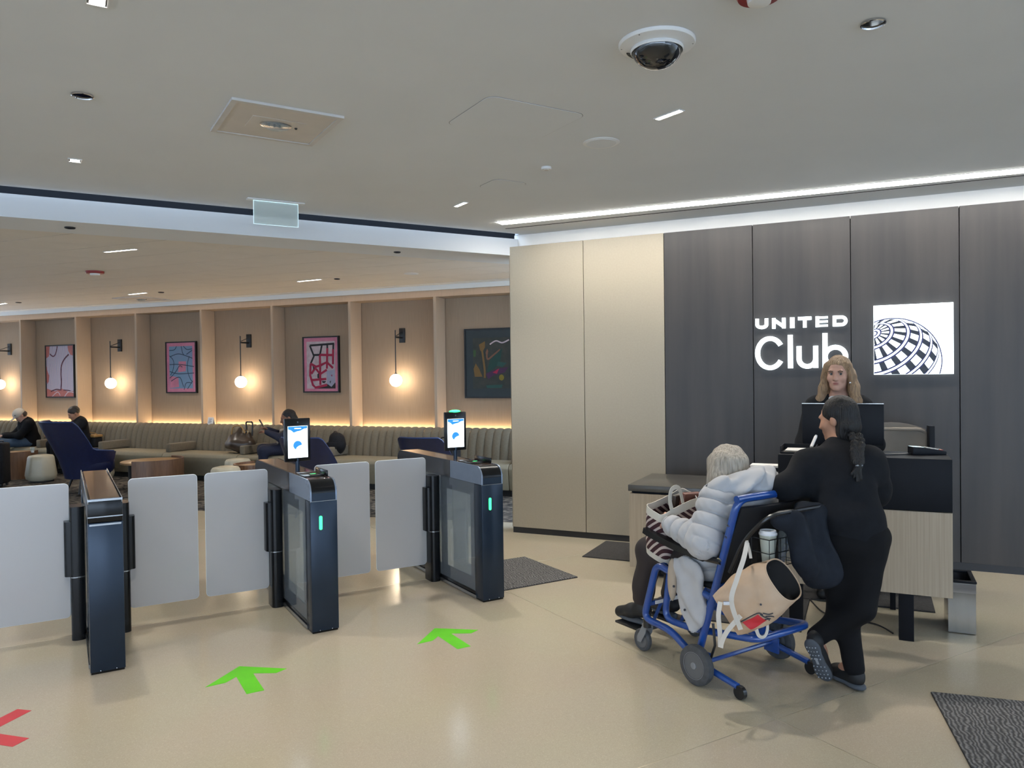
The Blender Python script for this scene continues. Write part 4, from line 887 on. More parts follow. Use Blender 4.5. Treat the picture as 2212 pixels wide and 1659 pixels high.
floor_mat(SG.M @ Matrix.Translation((2.66, -1.335, 0)), 1.11, .60, 'mat_dark', 'dark standing mat behind the reception desk')
floor_mat(SG.M @ Matrix.Translation((2.35, -2.09, 0)), .63, .74, 'mat_dark', 'black rubber mat reaching out under the end of the reception desk')
fc = MB().tube(_cat([SG.w(2.98, -1.36, .012), SG.w(3.08, -1.62, .008), SG.w(3.2, -1.70, .006), SG.w(3.4, -1.75, .006), SG.w(3.5, -1.9, .006)], 6), .005, n=6).build('floor_cable', 'black_metal'); tag(fc, 'black cable trailing over the floor under the reception desk', 'cable')
# ================================================================ soft shapes: signed distance fields meshed as one surface
class SDF:
    """union of rounded primitives blended smoothly, meshed by surface nets into one continuous skin"""
    def __init__(s, k=.03): s.p = []; s.k = k
    def cap(s, a, b, r1, r2=None, k=None, sub=False, flat=None):
        s.p.append(('cap', np.array(a, float), np.array(b, float), r1, r1 if r2 is None else r2, k, sub)); return s
    def chain(s, pts, rs, k=None):
        for i in range(len(pts) - 1): s.cap(pts[i], pts[i + 1], rs[i], rs[i + 1], k)
        return s
    def ell(s, c, r, R=None, k=None, sub=False):
        s.p.append(('ell', np.array(c, float), np.array(r, float), np.eye(3) if R is None else np.array(R, float), k, sub)); return s
    def box(s, c, h, R=None, rad=.01, k=None, sub=False):
        s.p.append(('box', np.array(c, float), np.array(h, float), np.eye(3) if R is None else np.array(R, float), rad, k, sub)); return s
    def bounds(s):
        lo, hi = [], []
        for q in s.p:
            if q[-1]: continue
            if q[0] == 'cap': lo += [q[1] - q[3], q[2] - q[4]]; hi += [q[1] + q[3], q[2] + q[4]]
            else: e = np.abs(q[3]) @ q[2]; lo.append(q[1] - e); hi.append(q[1] + e)
        return np.min(lo, 0), np.max(hi, 0)
    def mesh(s, h, disp=None, smooth=1, grow=0.0):
        lo, hi = s.bounds(); mg = h * 3 + grow + .02; lo = lo - mg; hi = hi + mg
        n = np.ceil((hi - lo) / h).astype(int) + 1
        ax = [lo[i] + h * np.arange(n[i]) for i in range(3)]
        D = np.full(n, 1.0, np.float32)
        for q in s.p:
            k = q[-2] if q[-2] is not None else s.k; sub = q[-1]
            if q[0] == 'cap': a = np.minimum(q[1] - q[3], q[2] - q[4]); b = np.maximum(q[1] + q[3], q[2] + q[4])
            else: e = np.abs(q[3]) @ q[2]; a, b = q[1] - e, q[1] + e
            w = k + grow + 2.5 * h + .012
            i0 = np.maximum(np.floor((a - w - lo) / h).astype(int), 0); i1 = np.minimum(np.ceil((b + w - lo) / h).astype(int) + 1, n)
            if np.any(i1 <= i0): continue
            X = ax[0][i0[0]:i1[0], None, None]; Y = ax[1][None, i0[1]:i1[1], None]; Z = ax[2][None, None, i0[2]:i1[2]]
            if q[0] == 'cap':
                A, B = q[1], q[2]; d = B - A; L2 = max(d @ d, 1e-9)
                t = np.clip(((X - A[0]) * d[0] + (Y - A[1]) * d[1] + (Z - A[2]) * d[2]) / L2, 0, 1)
                dd = np.sqrt((X - A[0] - t * d[0]) ** 2 + (Y - A[1] - t * d[1]) ** 2 + (Z - A[2] - t * d[2]) ** 2) - (q[3] + (q[4] - q[3]) * t)
            else:
                R = q[3]; x, y, z = X - q[1][0], Y - q[1][1], Z - q[1][2]
                u = [R[0, j] * x + R[1, j] * y + R[2, j] * z for j in range(3)]
                if q[0] == 'ell':
                    r = q[2]; k0 = np.sqrt((u[0] / r[0]) ** 2 + (u[1] / r[1]) ** 2 + (u[2] / r[2]) ** 2); k1 = np.sqrt((u[0] / r[0] ** 2) ** 2 + (u[1] / r[1] ** 2) ** 2 + (u[2] / r[2] ** 2) ** 2) + 1e-9
                    dd = k0 * (k0 - 1) / k1
                else:
                    v = [np.abs(u[j]) - q[2][j] + q[4] for j in range(3)]
                    dd = np.sqrt(sum(np.maximum(c, 0) ** 2 for c in v)) + np.minimum(np.maximum(np.maximum(v[0], v[1]), v[2]), 0) - q[4]
            sl = (slice(i0[0], i1[0]), slice(i0[1], i1[1]), slice(i0[2], i1[2])); cur = D[sl]
            if sub: dd = -dd; hh = np.maximum(k - np.abs(cur - dd), 0) / max(k, 1e-6); D[sl] = np.maximum(cur, dd) + hh * hh * k * .25
            else: hh = np.maximum(k - np.abs(cur - dd), 0) / max(k, 1e-6); D[sl] = np.minimum(cur, dd) - hh * hh * k * .25
        D -= grow
        if disp is not None: D = D - disp(ax[0][:, None, None], ax[1][None, :, None], ax[2][None, None, :]).astype(np.float32)
        return nets(D, lo, h, smooth)
def nets(D, lo, h, smooth=1):
    I = D < 0; n = np.array(D.shape)
    c = np.zeros(n - 1, np.int8)
    for dx in (0, 1):
        for dy in (0, 1):
            for dz in (0, 1): c += I[dx:n[0] - 1 + dx, dy:n[1] - 1 + dy, dz:n[2] - 1 + dz]
    act = (c > 0) & (c < 8); idx = np.full(n - 1, -1, np.int64); ci = np.argwhere(act); idx[act] = np.arange(len(ci))
    P = np.zeros((len(ci), 3)); W = np.zeros(len(ci))
    offs = [(0, 0, 0), (1, 0, 0), (0, 1, 0), (1, 1, 0), (0, 0, 1), (1, 0, 1), (0, 1, 1), (1, 1, 1)]
    val = [D[ci[:, 0] + o[0], ci[:, 1] + o[1], ci[:, 2] + o[2]] for o in offs]
    for a in range(8):
        for b in range(a + 1, 8):
            df = [offs[b][i] - offs[a][i] for i in range(3)]
            if sum(map(abs, df)) != 1: continue
            m = (val[a] < 0) != (val[b] < 0); t = np.where(m, val[a] / np.where(m, val[a] - val[b], 1), 0)
            for i in range(3): P[:, i] += np.where(m, offs[a][i] + t * df[i], 0)
            W += m
    P = (ci + P / W[:, None]) * h + lo
    F = []
    for ax_ in range(3):
        o = [0, 0, 0]; o[ax_] = 1; u, v = (ax_ + 1) % 3, (ax_ + 2) % 3
        s0 = [slice(0, None)] * 3; s1 = [slice(0, None)] * 3; s0[ax_] = slice(0, -1); s1[ax_] = slice(1, None)
        e = I[tuple(s0)] != I[tuple(s1)]; q = np.argwhere(e); q = q[(q[:, u] > 0) & (q[:, v] > 0) & (q[:, u] < n[u] - 1) & (q[:, v] < n[v] - 1)]
        if not len(q): continue
        pos = I[q[:, 0], q[:, 1], q[:, 2]]
        def cell(du, dv): r = q.copy(); r[:, u] -= du; r[:, v] -= dv; return idx[r[:, 0], r[:, 1], r[:, 2]]
        A, B, C_, E_ = cell(1, 1), cell(0, 1), cell(0, 0), cell(1, 0)
        quad = np.stack([A, B, C_, E_], 1); quad[~pos] = quad[~pos][:, ::-1]; F.append(quad)
    F = np.concatenate(F)
    for _ in range(smooth):
        S = np.zeros_like(P); Cn = np.zeros(len(P))
        for a, b in ((0, 1), (1, 2), (2, 3), (3, 0)):
            np.add.at(S, F[:, a], P[F[:, b]]); np.add.at(S, F[:, b], P[F[:, a]]); np.add.at(Cn, F[:, a], 1); np.add.at(Cn, F[:, b], 1)
        P = P * .45 + .55 * S / np.maximum(Cn, 1)[:, None]
    return P, F
def soft(name, m, sdf, h, parent=None, disp=None, smooth=1, grow=0.0, cut=None):
    P, F = sdf.mesh(h, disp, smooth, grow)
    if cut is not None:
        keep = cut(P); F = F[keep[F].all(1)]
    me = bpy.data.meshes.new(name); me.vertices.add(len(P)); me.vertices.foreach_set('co', P.astype(np.float32).ravel())
    me.loops.add(len(F) * 4); me.loops.foreach_set('vertex_index', F.astype(np.int32).ravel()); me.polygons.add(len(F)); me.polygons.foreach_set('loop_start', np.arange(0, len(F) * 4, 4, dtype=np.int32))
    me.update(calc_edges=True); me.validate(); me.polygons.foreach_set('use_smooth', [True] * len(me.polygons))
    o = link(name, me, parent); me.materials.append(MATS[m]); return o
def folds(amp, f, seed=0, axis=(1, 1, 1)):
    """gentle wrinkles"""
    r = np.random.RandomState(seed); k = r.uniform(-1, 1, (5, 3)) * f * np.array(axis); p = r.uniform(0, 6, 5); q = r.uniform(-1, 1, (5, 3)) * f * .45
    def fn(x, y, z):
        o = 0
        for i in range(5): o = o + np.sin(k[i, 0] * x + k[i, 1] * y + k[i, 2] * z + p[i] + 1.3 * np.sin(q[i, 0] * x + q[i, 1] * y + q[i, 2] * z))
        return amp * o / 2.5
    return fn

# ================================================================ wheelchair
WC = Frame((1.229, 4.180), 33.0)      # x to the sitter's right hand, y the way the chair faces
mat('blue_paint', (0.012, 0.065, 0.29), rough=.28, spec=.6, coat=.5, vary=.12, scale=12); mat('tyre', (0.062, 0.064, 0.068), rough=.75, vary=.2, scale=30); mat('hub_grey', (0.105, 0.108, 0.112), rough=.5); mat('fork_grey', (0.20, 0.205, 0.215), rough=.45); mat('black_rubber', (0.010, 0.010, 0.011), rough=.3)
mat('seat_sling', (0.008, 0.008, 0.010), rough=.7)
wc = thing('wheelchair', 'blue tubular airport wheelchair with black armrests and grey wheels', 'wheelchair', WC.M)
R_ = .0205
MB().tube(fillet([(-.25, .06, .13), (-.25, -.215, 1.0), (.25, -.215, 1.0), (.25, .06, .13)], .075, 7), R_, n=10).build('back_frame_tube', 'blue_paint', wc)
MB().tube(fillet([(-.262, -.218, 1.0), (-.17, -.218, 1.003), (.17, -.218, 1.003), (.262, -.218, 1.0)], .02, 3), .019, n=10).build('top_crossbar', 'blue_paint', wc)
for s in (-1, 1):
    MB().tube(fillet([(s * .25, -.035, .455), (s * .25, .375, .555), (s * .25, .485, .215), (s * .25, .27, .20), (s * .255, .12, .125), (s * .27, .0, .107)], .06, 7), R_, n=10).build('side_frame_tube', 'blue_paint', wc)
MB().tube(fillet([(-.205, .32, .50), (-.205, .36, .235), (-.205, .15, .235), (-.205, -.30, .30), (.205, -.30, .30), (.205, .15, .235), (.205, .36, .235), (.205, .32, .50)], .07, 6), R_ * .95, n=10).build('base_loop_tube', 'blue_paint', wc)
MB().tube([(-.25, .46, .30), (.25, .46, .30)], .014).build('front_crossbar', 'blue_paint', wc); MB().box(-.2, .2, .44, .445, .296, .316).build('reflective_strip', 'paper', wc)
MB().tube([(-.25, -.06, .52), (.25, -.06, .52)], .014).build('seat_crossbar', 'blue_paint', wc); MB().tube([(-.27, .0, .107), (.27, .0, .107)], .012).build('rear_axle', 'blue_paint', wc)
MB().tube([(-.25, .36, .545), (.25, .36, .545)], .014).build('seat_crossbar', 'blue_paint', wc)
MB().box(-.215, .215, -.05, .385, .485, .515).build('seat_pan', 'seat_sling', wc, bevel=.012)
MB().grid(lambda u, v: (-.235 + .47 * u, -.03 - .185 * v + -.03 * math.sin(PI * u) , .52 + .44 * v), 9, 7).build('back_panel', 'seat_sling', wc, solid=.018)
MB().box(-.20, .20, -.085, -.03, .36, .50).build('lower_back_plate', 'blue_paint', wc, bevel=.01)
chk = MB()
for i in range(9):
    for j in range(3):
        if (i + j) % 2: chk.box(-.18 + .04 * i, -.145 + .04 * i, -.088, -.086, .375 + .035 * j, .402 + .035 * j)
chk.build('check_decal', 'paper', wc)
for s in (-1, 1):
    w = MB(); Mx = Matrix.Translation((s * .33, 0, .107)) @ Matrix.Rotation(PI / 2, 4, 'Y'); w.lathe([(.066, -.024), (.092, -.025), (.103, -.018), (.107, 0), (.103, .018), (.092, .025), (.066, .024)], 36, Mx, cap=False)
    w.build('rear_tyre', 'tyre', wc); MB().lathe([(.001, -.022), (.068, -.022), (.068, .022), (.001, .022)], 32, Mx, cap=False).build('rear_hub', 'hub_grey', wc)
    MB().tube([(Mx @ Vector((.070 * math.cos(a), .070 * math.sin(a), s * .0235))) for a in [2 * PI * i / 36 for i in range(36)]], .0016, n=5, closed=True).build('hub_ring', 'fork_grey', wc)
    MB().lathe([(.018, .0), (.018, .026), (.014, .028)], 20, Matrix.Translation((s * .33, 0, .107)) @ Matrix.Rotation(s * PI / 2, 4, 'Y')).build('hub_cap', 'fork_grey', wc)
    MB().tube(fillet([(s * .285, .03, .105), (s * .285, -.08, .085), (s * .285, -.235, .062)], .05), .017).build('anti_tip_arm', 'blue_paint', wc)
    MB().box(s * .275 - .008, s * .275 + .008, -.05, .05, .05, .17).build('axle_plate', 'blue_paint', wc, bevel=.004)
    MB().cyl((s * .285 - .012, -.25, .036), (s * .285 + .012, -.25, .036), .034, n=18).build('anti_tip_wheel', 'black_rubber', wc)
    MB().tube([(s * .268, -.06, .33), (s * .272, -.075, .22), (s * .275, -.05, .15), (s * .275, -.03, .12)], .007).build('brake_rod', 'black_rubber', wc)
    # front caster
    cy, cx_ = .535, s * .185
    MB().cyl((s * .235, .475, .16), (s * .235, .475, .255), .024).build('caster_stem', 'black_rubber', wc)
    for e in (-1, 1): MB().prism([(-.062, .165), (-.03, .17), (.02, .085), (.018, .058), (-.010, .058), (-.05, .12)], e * .026 - .003, e * .026 + .003, axis='x', M=Matrix.Translation((cx_ + s * .03, cy, 0))).build('caster_fork', 'fork_grey', wc)
    MB().box(cx_ + s * .03 - .028, cx_ + s * .03 + .028, cy - .075, cy - .02, .16, .176).build('fork_crown', 'fork_grey', wc, bevel=.004)
    Mx = Matrix.Translation((cx_ + s * .03, cy, .066)) @ Matrix.Rotation(PI / 2, 4, 'Y')
    MB().lathe([(.044, -.016), (.058, -.017), (.066, -.008), (.066, .008), (.058, .017), (.044, .016)], 28, Mx, cap=False).build('caster_tyre', 'tyre', wc); MB().lathe([(.001, -.017), (.046, -.015), (.046, .015), (.001, .017)], 24, Mx, cap=False).build('caster_hub', 'hub_grey', wc)
    # armrest
    MB().tube(_cat([(s * .275, .435, .742), (s * .275, .36, .722), (s * .275, .19, .690), (s * .275, -.02, .668)], 5), .02, flat=(.048, .034), up=(0, 0, 1)).build('armrest', 'black_rubber', wc)
    MB().tube([(s * .275, .0, .665), (s * .268, -.115, .665)], .017).build('armrest_bracket', 'black_rubber', wc)
    MB().cyl((s * .262, -.108, .672), (s * .276, -.108, .672), .014).build('pivot_bolt', 'chrome', wc)
    for z, y in ((.86, -.168), (.80, -.152)): MB().cyl((s * .262, y, z), (s * .270, y, z), .008).build('bolt', 'chrome', wc)
    MB().box(s * .13 - .075, s * .13 + .075, .56, .80, .095, .11).build('footplate', 'black_rubber', wc, bevel=.005); MB().tube([(s * .13, .46, .30), (s * .13, .56, .11)], .011).build('footrest_hanger', 'blue_paint', wc)
MB().tube(fillet([(-.262, -.17, .62), (-.262, -.26, .80), (-.245, -.40, .945), (.245, -.40, .945), (.262, -.26, .80), (.262, -.17, .62)], .08, 7), .0115, n=8).build('push_handle', 'black_rubber', wc)
# wire basket behind the back panel with cup and bottle
bk_ = MB(); bx0, bx1, by0, by1, bz0, bz1 = -.16, .10, -.335, -.225, .66, .80
for z in (bz0, (bz0 + bz1) / 2, bz1): bk_.tube([(bx0, by0, z), (bx1, by0, z), (bx1, by1, z), (bx0, by1, z)], .0025, n=5, closed=True)
for k in range(7): x = bx0 + (bx1 - bx0) * k / 6; bk_.tube([(x, by0, bz1), (x, by0, bz0), (x, by1, bz0), (x, by1, bz1)], .002, n=5)
bk_.build('wire_basket', 'black_rubber', wc)
def wcM(x, y, z): return WC.M @ Matrix.Translation((x, y, z))
cp = thing('paper_cup', 'white takeaway cup with lid in the wheelchair basket', 'cup', wcM(-.10, -.28, .664)); mat('cup_green', (.50, .52, .44), rough=.6); mat('lid_white', (.8, .82, .85), rough=.35)
MB().lathe([(.030, 0), (.043, .150)], 24).build('cup_body', 'cup_green', cp); MB().lathe([(.046, .150), (.046, .158), (.042, .162), (.040, .172), (.036, .172), (.034, .166)], 24).build('lid', 'lid_white', cp)
glassmat('bottle_plastic', (0.5, 0.55, 0.56), .35, rough=.08)
bo = thing('water_bottle', 'clear plastic bottle with brown cap in the wheelchair basket', 'bottle', wcM(.03, -.28, .664)); MB().lathe([(.030, 0), (.033, .01), (.033, .12), (.028, .15), (.014, .175), (.014, .185)], 22).build('bottle_body', 'bottle_plastic', bo); mat('cap_brown', (.22, .10, .06), rough=.4); MB().lathe([(.018, .183), (.018, .212), (.015, .215)], 20).build('cap', 'cap_brown', bo)

# ================================================================ bags on the wheelchair
mat('canvas_tan', (0.50, 0.335, 0.205), rough=.8, c2=(0.56, 0.43, 0.32), scale=5, bump=.25, bscale=9); mat('bag_lining', (0.012, 0.011, 0.011), rough=.9); mat('strap_white', (0.62, 0.57, 0.50), rough=.8); mat('logo_red', (0.55, 0.02, 0.03), rough=.6)
def bagpt(px, py, Y): return atY(px, py, Y)
YB = 3.70
ax0 = bagpt(1692, 1252, YB); ax1 = bagpt(1566, 1328, YB + .02); vv = (CAM - ax0).normalized(); dd_ = (ax1 - ax0); Lb = dd_.length; dd_ = dd_.normalized(); pp = dd_.cross(vv).normalized()
tb = thing('tote_bag', 'tan canvas tote bag with red logo hanging open behind the wheelchair', 'bag')
def bag_surf(u, v, off=0.0):
    a = 2 * PI * u; c, s = math.cos(a), math.sin(a)
    wdt = .108 + .030 * math.sin(PI * min(1, v * 1.0)) - .004 * v; th = (.085 * (1 - v) ** .6 + .028) if v < 1 else .028
    e_ = .55 + .25 * (1 - v); cc = math.copysign(abs(c) ** e_, c); ss = math.copysign(abs(s) ** e_, s)
    t = v * Lb; t0_ = .055 * ss * (1 - v) * 1.0 + .0       # mouth tips towards the viewer
    wr = .007 * math.sin(9 * v + 3 * u * 6.28) * math.sin(4 * u * 6.28 + 6 * v) * min(1, v * 4)
    return ax0 + dd_ * (t + t0_) + pp * (cc * (wdt + wr - off)) + vv * (ss * (th + wr - off))
MB().grid(lambda u, v: bag_surf(u, v), 40, 18, closeu=True).build('canvas_body', 'canvas_tan', tb, fix=False, ang=70)
m = MB().grid(lambda u, v: bag_surf(u, v * .97, .004), 40, 14, closeu=True); m.f = [q[::-1] for q in m.f]; m.build('lining', 'bag_lining', tb, fix=False)
MB().tube([bag_surf(i / 40, 0, .002) for i in range(40)], .004, n=6, closed=True).build('hem', 'canvas_tan', tb)
bt = [bag_surf(i / 40, 1) for i in range(40)]; MB().add(bt, [tuple(range(40))]).build('bottom', 'canvas_tan', tb)
def on_bag(w, t, lift=.0015):
    """point on the viewer's side of the bag: w across (-1..1), t along (0 mouth .. 1 bottom)"""
    u = .25 + math.asin(max(-1, min(1, w))) / (2 * PI); return Vector(bag_surf(u, t)) + vv * lift
m = MB(); g = lambda u, v: on_bag(.38 + .42 * v, .50 + .30 * u - .04 * v, .003); m.grid(g, 7, 6).build('red_stripe', 'logo_red', tb, solid=.0006)
for q in ([(.42, .47), (.60, .44), (.84, .40)], [(.46, .42), (.62, .36), (.70, .30)], [(.60, .42), (.72, .36), (.84, .34)], [(.70, .47), (.80, .42), (.88, .44)], [(.34, .82), (.34, .50), (.50, .44)]): MB().tube(_cat([on_bag(a, b, .004) for a, b in q], 5), .0028, n=5).build('printed_line', 'ink', tb)
MB().cyl(on_bag(.2, .36, 0), on_bag(.2, .36, .004), .005).build('snap_button', 'ink', tb)
S2 = lambda pts, w=.022: MB().tube(_cat(pts, 6), .01, flat=(w, .003), up=vv)
B = lambda px, py, dY=0.0: bagpt(px, py, YB + dY)
S2([B(1600, 1360, -.09), B(1580, 1300, -.12), B(1592, 1250, -.11), B(1606, 1208, -.06), B(1614, 1172, .0)]).build('strap', 'strap_white', tb)
S2([B(1622, 1206, .03), B(1618, 1185, .02), B(1613, 1168, .0)], .014).build('handle', 'strap_white', tb)
S2([B(1556, 1300, -.03), B(1552, 1330, -.04), B(1555, 1365, -.05), B(1556, 1398, -.05)]).build('strap_tail', 'strap_white', tb); S2([B(1600, 1330, -.09), B(1572, 1362, -.08), B(1560, 1385, -.06), B(1557, 1399, -.055)]).build('strap_tail', 'strap_white', tb)
S2([B(1634, 1340, -.03), B(1634, 1358, -.04), B(1640, 1374, -.04), B(1652, 1374, -.04), B(1658, 1355, -.03), B(1654, 1325, -.01)], .016).build('handle', 'strap_white', tb)
MB().box(-.014, .014, -.003, .003, -.008, .008, M=Matrix.Translation(B(1569, 1303, -.145))).build('strap_slider', 'chrome', tb)
# striped tote on the sitter's lap
def stripes():
    m, nt, b = nodes_of('stripe_cloth'); tc = nt.nodes.new('ShaderNodeTexCoord'); w = nt.nodes.new('ShaderNodeTexWave'); w.wave_type = 'BANDS'; w.bands_direction = 'DIAGONAL'; w.inputs['Scale'].default_value = 17; w.inputs['Distortion'].default_value = .8; w.inputs['Detail'].default_value = 0
    nt.links.new(tc.outputs['Object'], w.inputs['Vector']); r = nt.nodes.new('ShaderNodeValToRGB'); r.color_ramp.interpolation = 'CONSTANT'; r.color_ramp.elements[0].color = (.045, .012, .016, 1); r.color_ramp.elements[1].position = .68; r.color_ramp.elements[1].color = (.55, .45, .40, 1)
    nt.links.new(w.outputs['Fac'], r.inputs['Fac']); nt.links.new(r.outputs['Color'], b.inputs['Base Color']); b.inputs['Roughness'].default_value = .8
stripes(); mat('cream_cloth', (.62, .58, .50), rough=.8)
lp = thing('striped_tote_bag', 'maroon and white striped tote bag on the wheelchair sitter lap', 'bag', wcM(-.06, .43, .60) @ Matrix.Rotation(math.radians(-14), 4, 'Y') @ Matrix.Rotation(math.radians(12), 4, 'X') @ Matrix.Scale(1.25, 4))
def lap(u, v):
    a = 2 * PI * u; c, s = math.cos(a), math.sin(a); c = math.copysign(abs(c) ** .5, c); s = math.copysign(abs(s) ** .5, s)
    r = 1 + .05 * math.sin(PI * v); return (c * .125 * r, s * .085 * r * (1 - .25 * v), .25 * v + .008 * math.sin(3 * a))
MB().grid(lap, 36, 10, closeu=True).add([lap(i / 36, 0) for i in range(36)], [tuple(range(36))]).build('cloth_body', 'stripe_cloth', lp, ang=60)
MB().grid(lambda u, v: Vector(lap(u, .86 + .15 * v)) * 1.012, 36, 3, closeu=True).build('cream_band', 'cream_cloth', lp, solid=.003)
MB().grid(lambda u, v: Vector(lap(u, .0 + .12 * v)) * 1.01, 36, 2, closeu=True).build('cream_base', 'cream_cloth', lp, solid=.003)
MB().tube(_cat([(-.06, -.06, .24), (-.075, -.06, .31), (-.055, -.055, .355), (-.005, -.05, .34), (.02, -.05, .25)], 6), .01, flat=(.020, .003), up=(0, 1, 0)).build('handle', 'cream_cloth', lp)
mat('wallet_brown', (.16, .055, .035), rough=.45); MB().box(-.03, .09, -.03, .0, .16, .285, M=Matrix.Rotation(math.radians(18), 4, 'Y')).build('wallet', 'wallet_brown', lp, bevel=.008); MB().box(.0, .115, .01, .035, .15, .265, M=Matrix.Rotation(math.radians(8), 4, 'Y')).build('pouch', 'brown_leather', lp, bevel=.008)
# dark coat thrown over the push handle
mat('coat_navy', (0.010, 0.013, 0.020), rough=.75, spec=.25, vary=.2, scale=20)
ct_ = SDF(.04)
W3 = lambda x, y, z: WC.w(x, y, z)
for x, zb, r in ((-.05, .70, .042), (.02, .66, .048), (.08, .62, .050), (.14, .60, .046)): ct_.cap(W3(x, -.40, .90), W3(x + .01, -.43, zb), .034, r)
ct_.cap(W3(-.10, -.36, .90), W3(.16, -.38, .915), .040, .042).cap(W3(.13, -.44, .78), W3(.19, -.45, .62), .045, .030)
o = soft('dark_coat', 'coat_navy', ct_, .010, None, folds(.022, 42, 3, (1, 1, .25)), 1); tag(o, 'dark navy coat draped over the wheelchair push handle', 'coat')
# ================================================================ people
mat('skin_fair', (0.50, 0.29, 0.215), rough=.5, spec=.35, vary=.06, scale=30); mat('skin_warm', (0.42, 0.22, 0.14), rough=.5, spec=.35, vary=.06, scale=30); mat('skin_brown', (0.22, 0.105, 0.065), rough=.5, spec=.35, vary=.06, scale=30)
mat('hair_blond', (0.38, 0.25, 0.135), rough=.5, c2=(0.15, 0.09, 0.05), scale=30, stretch=(5, 5, .4), vary=.2, bump=.6, bscale=30); mat('hair_grey', (0.56, 0.50, 0.41), rough=.6, c2=(0.27, 0.235, 0.19), scale=26, stretch=(5, 5, .5), bump=.6, bscale=30); mat('hair_black', (0.007, 0.006, 0.006), rough=.5, spec=.4, vary=.3, scale=30, stretch=(6, 6, .5), bump=.7, bscale=26); mat('hair_brown', (0.025, 0.016, 0.012), rough=.5, vary=.3, scale=30)
mat('cloth_black', (0.0085, 0.0095, 0.012), rough=.85, spec=.2, vary=.15, scale=30); mat('cloth_jet', (0.006, 0.006, 0.007), rough=.85, spec=.2); mat('puffer_grey', (0.46, 0.46, 0.47), rough=.55, spec=.3, vary=.04, scale=14, sheen=.2); mat('trouser_brown', (0.030, 0.022, 0.021), rough=.85); mat('shoe_black', (0.009, 0.009, 0.010), rough=.6); mat('sole_grey', (0.075, 0.085, 0.10), rough=.8); mat('sole_dot', (0.33, 0.35, 0.38), rough=.7); mat('denim', (0.05, 0.085, 0.14), rough=.85, vary=.2, scale=12); mat('cap_cloth', (0.50, 0.45, 0.38), rough=.8); mat('cloth_navy', (0.010, 0.013, 0.032), rough=.85); mat('cloth_cream', (0.42, 0.34, 0.26), rough=.8); mat('shirt_white', (0.68, 0.70, 0.74), rough=.7)
mat('eye_white', (.36, .32, .30), rough=.3); mat('iris', (0.05, 0.06, 0.06), rough=.2); mat('lip', (0.36, 0.13, 0.11), rough=.5); mat('brow', (0.12, 0.075, 0.045), rough=.8)
NV = lambda v: np.array(v, float)
def unit(v): v = NV(v); return v / np.linalg.norm(v)
def basis(f, u):
    f = unit(f); u = NV(u) - f * (NV(u) @ f); u = unit(u); r = np.cross(f, u); return np.stack([r, f, u], 1)     # columns right, forward, up
def head_prims(s, c, B, k=1.0, face=True):
    P = lambda x, y, z: NV(c) + B @ (NV((x, y, z)) * k)
    s.ell(P(0, -.012, .030), NV((.074, .092, .088)) * k, B); s.ell(P(0, .028, -.030), NV((.060, .064, .088)) * k, B, k=.03); s.ell(P(0, .040, -.085), NV((.042, .042, .032)) * k, B, k=.03)
    for e in (-1, 1):
        s.ell(P(e * .036, .060, -.028), NV((.026, .026, .026)) * k, B, k=.02); s.ell(P(e * .076, -.006, -.012), NV((.010, .020, .032)) * k, B, k=.006)
    if face:
        s.cap(P(-.034, .080, .022), P(.034, .080, .022), .012 * k, None, k=.012)
        for e in (-1, 1): s.ell(P(e * .031, .098, .004), NV((.018, .014, .012)) * k, B, k=.012, sub=True)
        s.cap(P(0, .086, .008), P(0, .104, -.034), .008 * k, .0125 * k, k=.012)
        for e in (-1, 1): s.ell(P(e * .010, .095, -.036), NV((.007, .009, .006)) * k, B, k=.008)
        s.cap(P(-.016, .084, -.062), P(.016, .084, -.062), .0085 * k, None, k=.01); s.ell(P(0, .074, -.102), NV((.020, .016, .016)) * k, B, k=.02)
def hand_prims(s, w, d, n, side, curl=.45, k=1.0):
    """palm, four jointed fingers, thumb off the side of the palm"""
    w = NV(w); d = unit(d); n = unit(NV(n) - d * (NV(n) @ d)); l = np.cross(d, n) * side
    s.ell(w + d * .045 * k, NV((.040, .052, .017)) * k, np.stack([l, d, n], 1), k=.015)
    for i, (o, L) in enumerate(((.031, .066), (.0105, .076), (-.0105, .071), (-.031, .056))):
        p = w + d * (.084 * k - abs(o) * .15) + l * o * k; a = 0; seg = (.45, .32, .25)
        for j, q in enumerate(seg):
            a += curl * (1.0 if j else .7); v = d * math.cos(a) + n * math.sin(a); e = p + v * L * q * k; s.cap(p, e, (.0092 - .0008 * j) * k, (.0084 - .0008 * j) * k, k=.004); p = e
    b = w + d * .028 * k + l * .034 * k; v1 = unit(d * .62 + l * .66 + n * .35); e = b + v1 * .036 * k; s.cap(w + d * .02 * k + l * .02 * k, b, .016 * k, .013 * k, k=.01); s.cap(b, e, .0115 * k, .0095 * k, k=.006); s.cap(e, e + unit(d * .85 + l * .25 + n * .4) * .028 * k, .0093 * k, .0082 * k, k=.004)
def torso_prims(s, J, w=1.0, g=0.0, B=None):
    """pelvis, waist, rib cage and shoulder line as one blended trunk"""
    B = J['B']; pe, ch, nk = NV(J['pelvis']), NV(J['chest']), NV(J['neck']); ax = unit(ch - pe); T_ = basis(np.cross(ax, B[:, 0]) * -1 if np.cross(ax, B[:, 0]) @ B[:, 1] < 0 else np.cross(ax, B[:, 0]), ax)
    s.ell(pe, NV((.165, .118, .125)) * w + g, T_, k=.06); s.ell(pe + (ch - pe) * .5, NV((.140, .105, .17)) * w + g, T_, k=.06); s.ell(ch, NV((.165, .115, .165)) * w + g, T_, k=.06)
    s.cap(NV(J['shL']) * .82 + NV(J['shR']) * .18, NV(J['shR']) * .82 + NV(J['shL']) * .18, .068 * w + g, None, k=.06)
    s.cap(ch + (nk - ch) * .55, nk, .075 * w + g, .052 * w + g, k=.05)
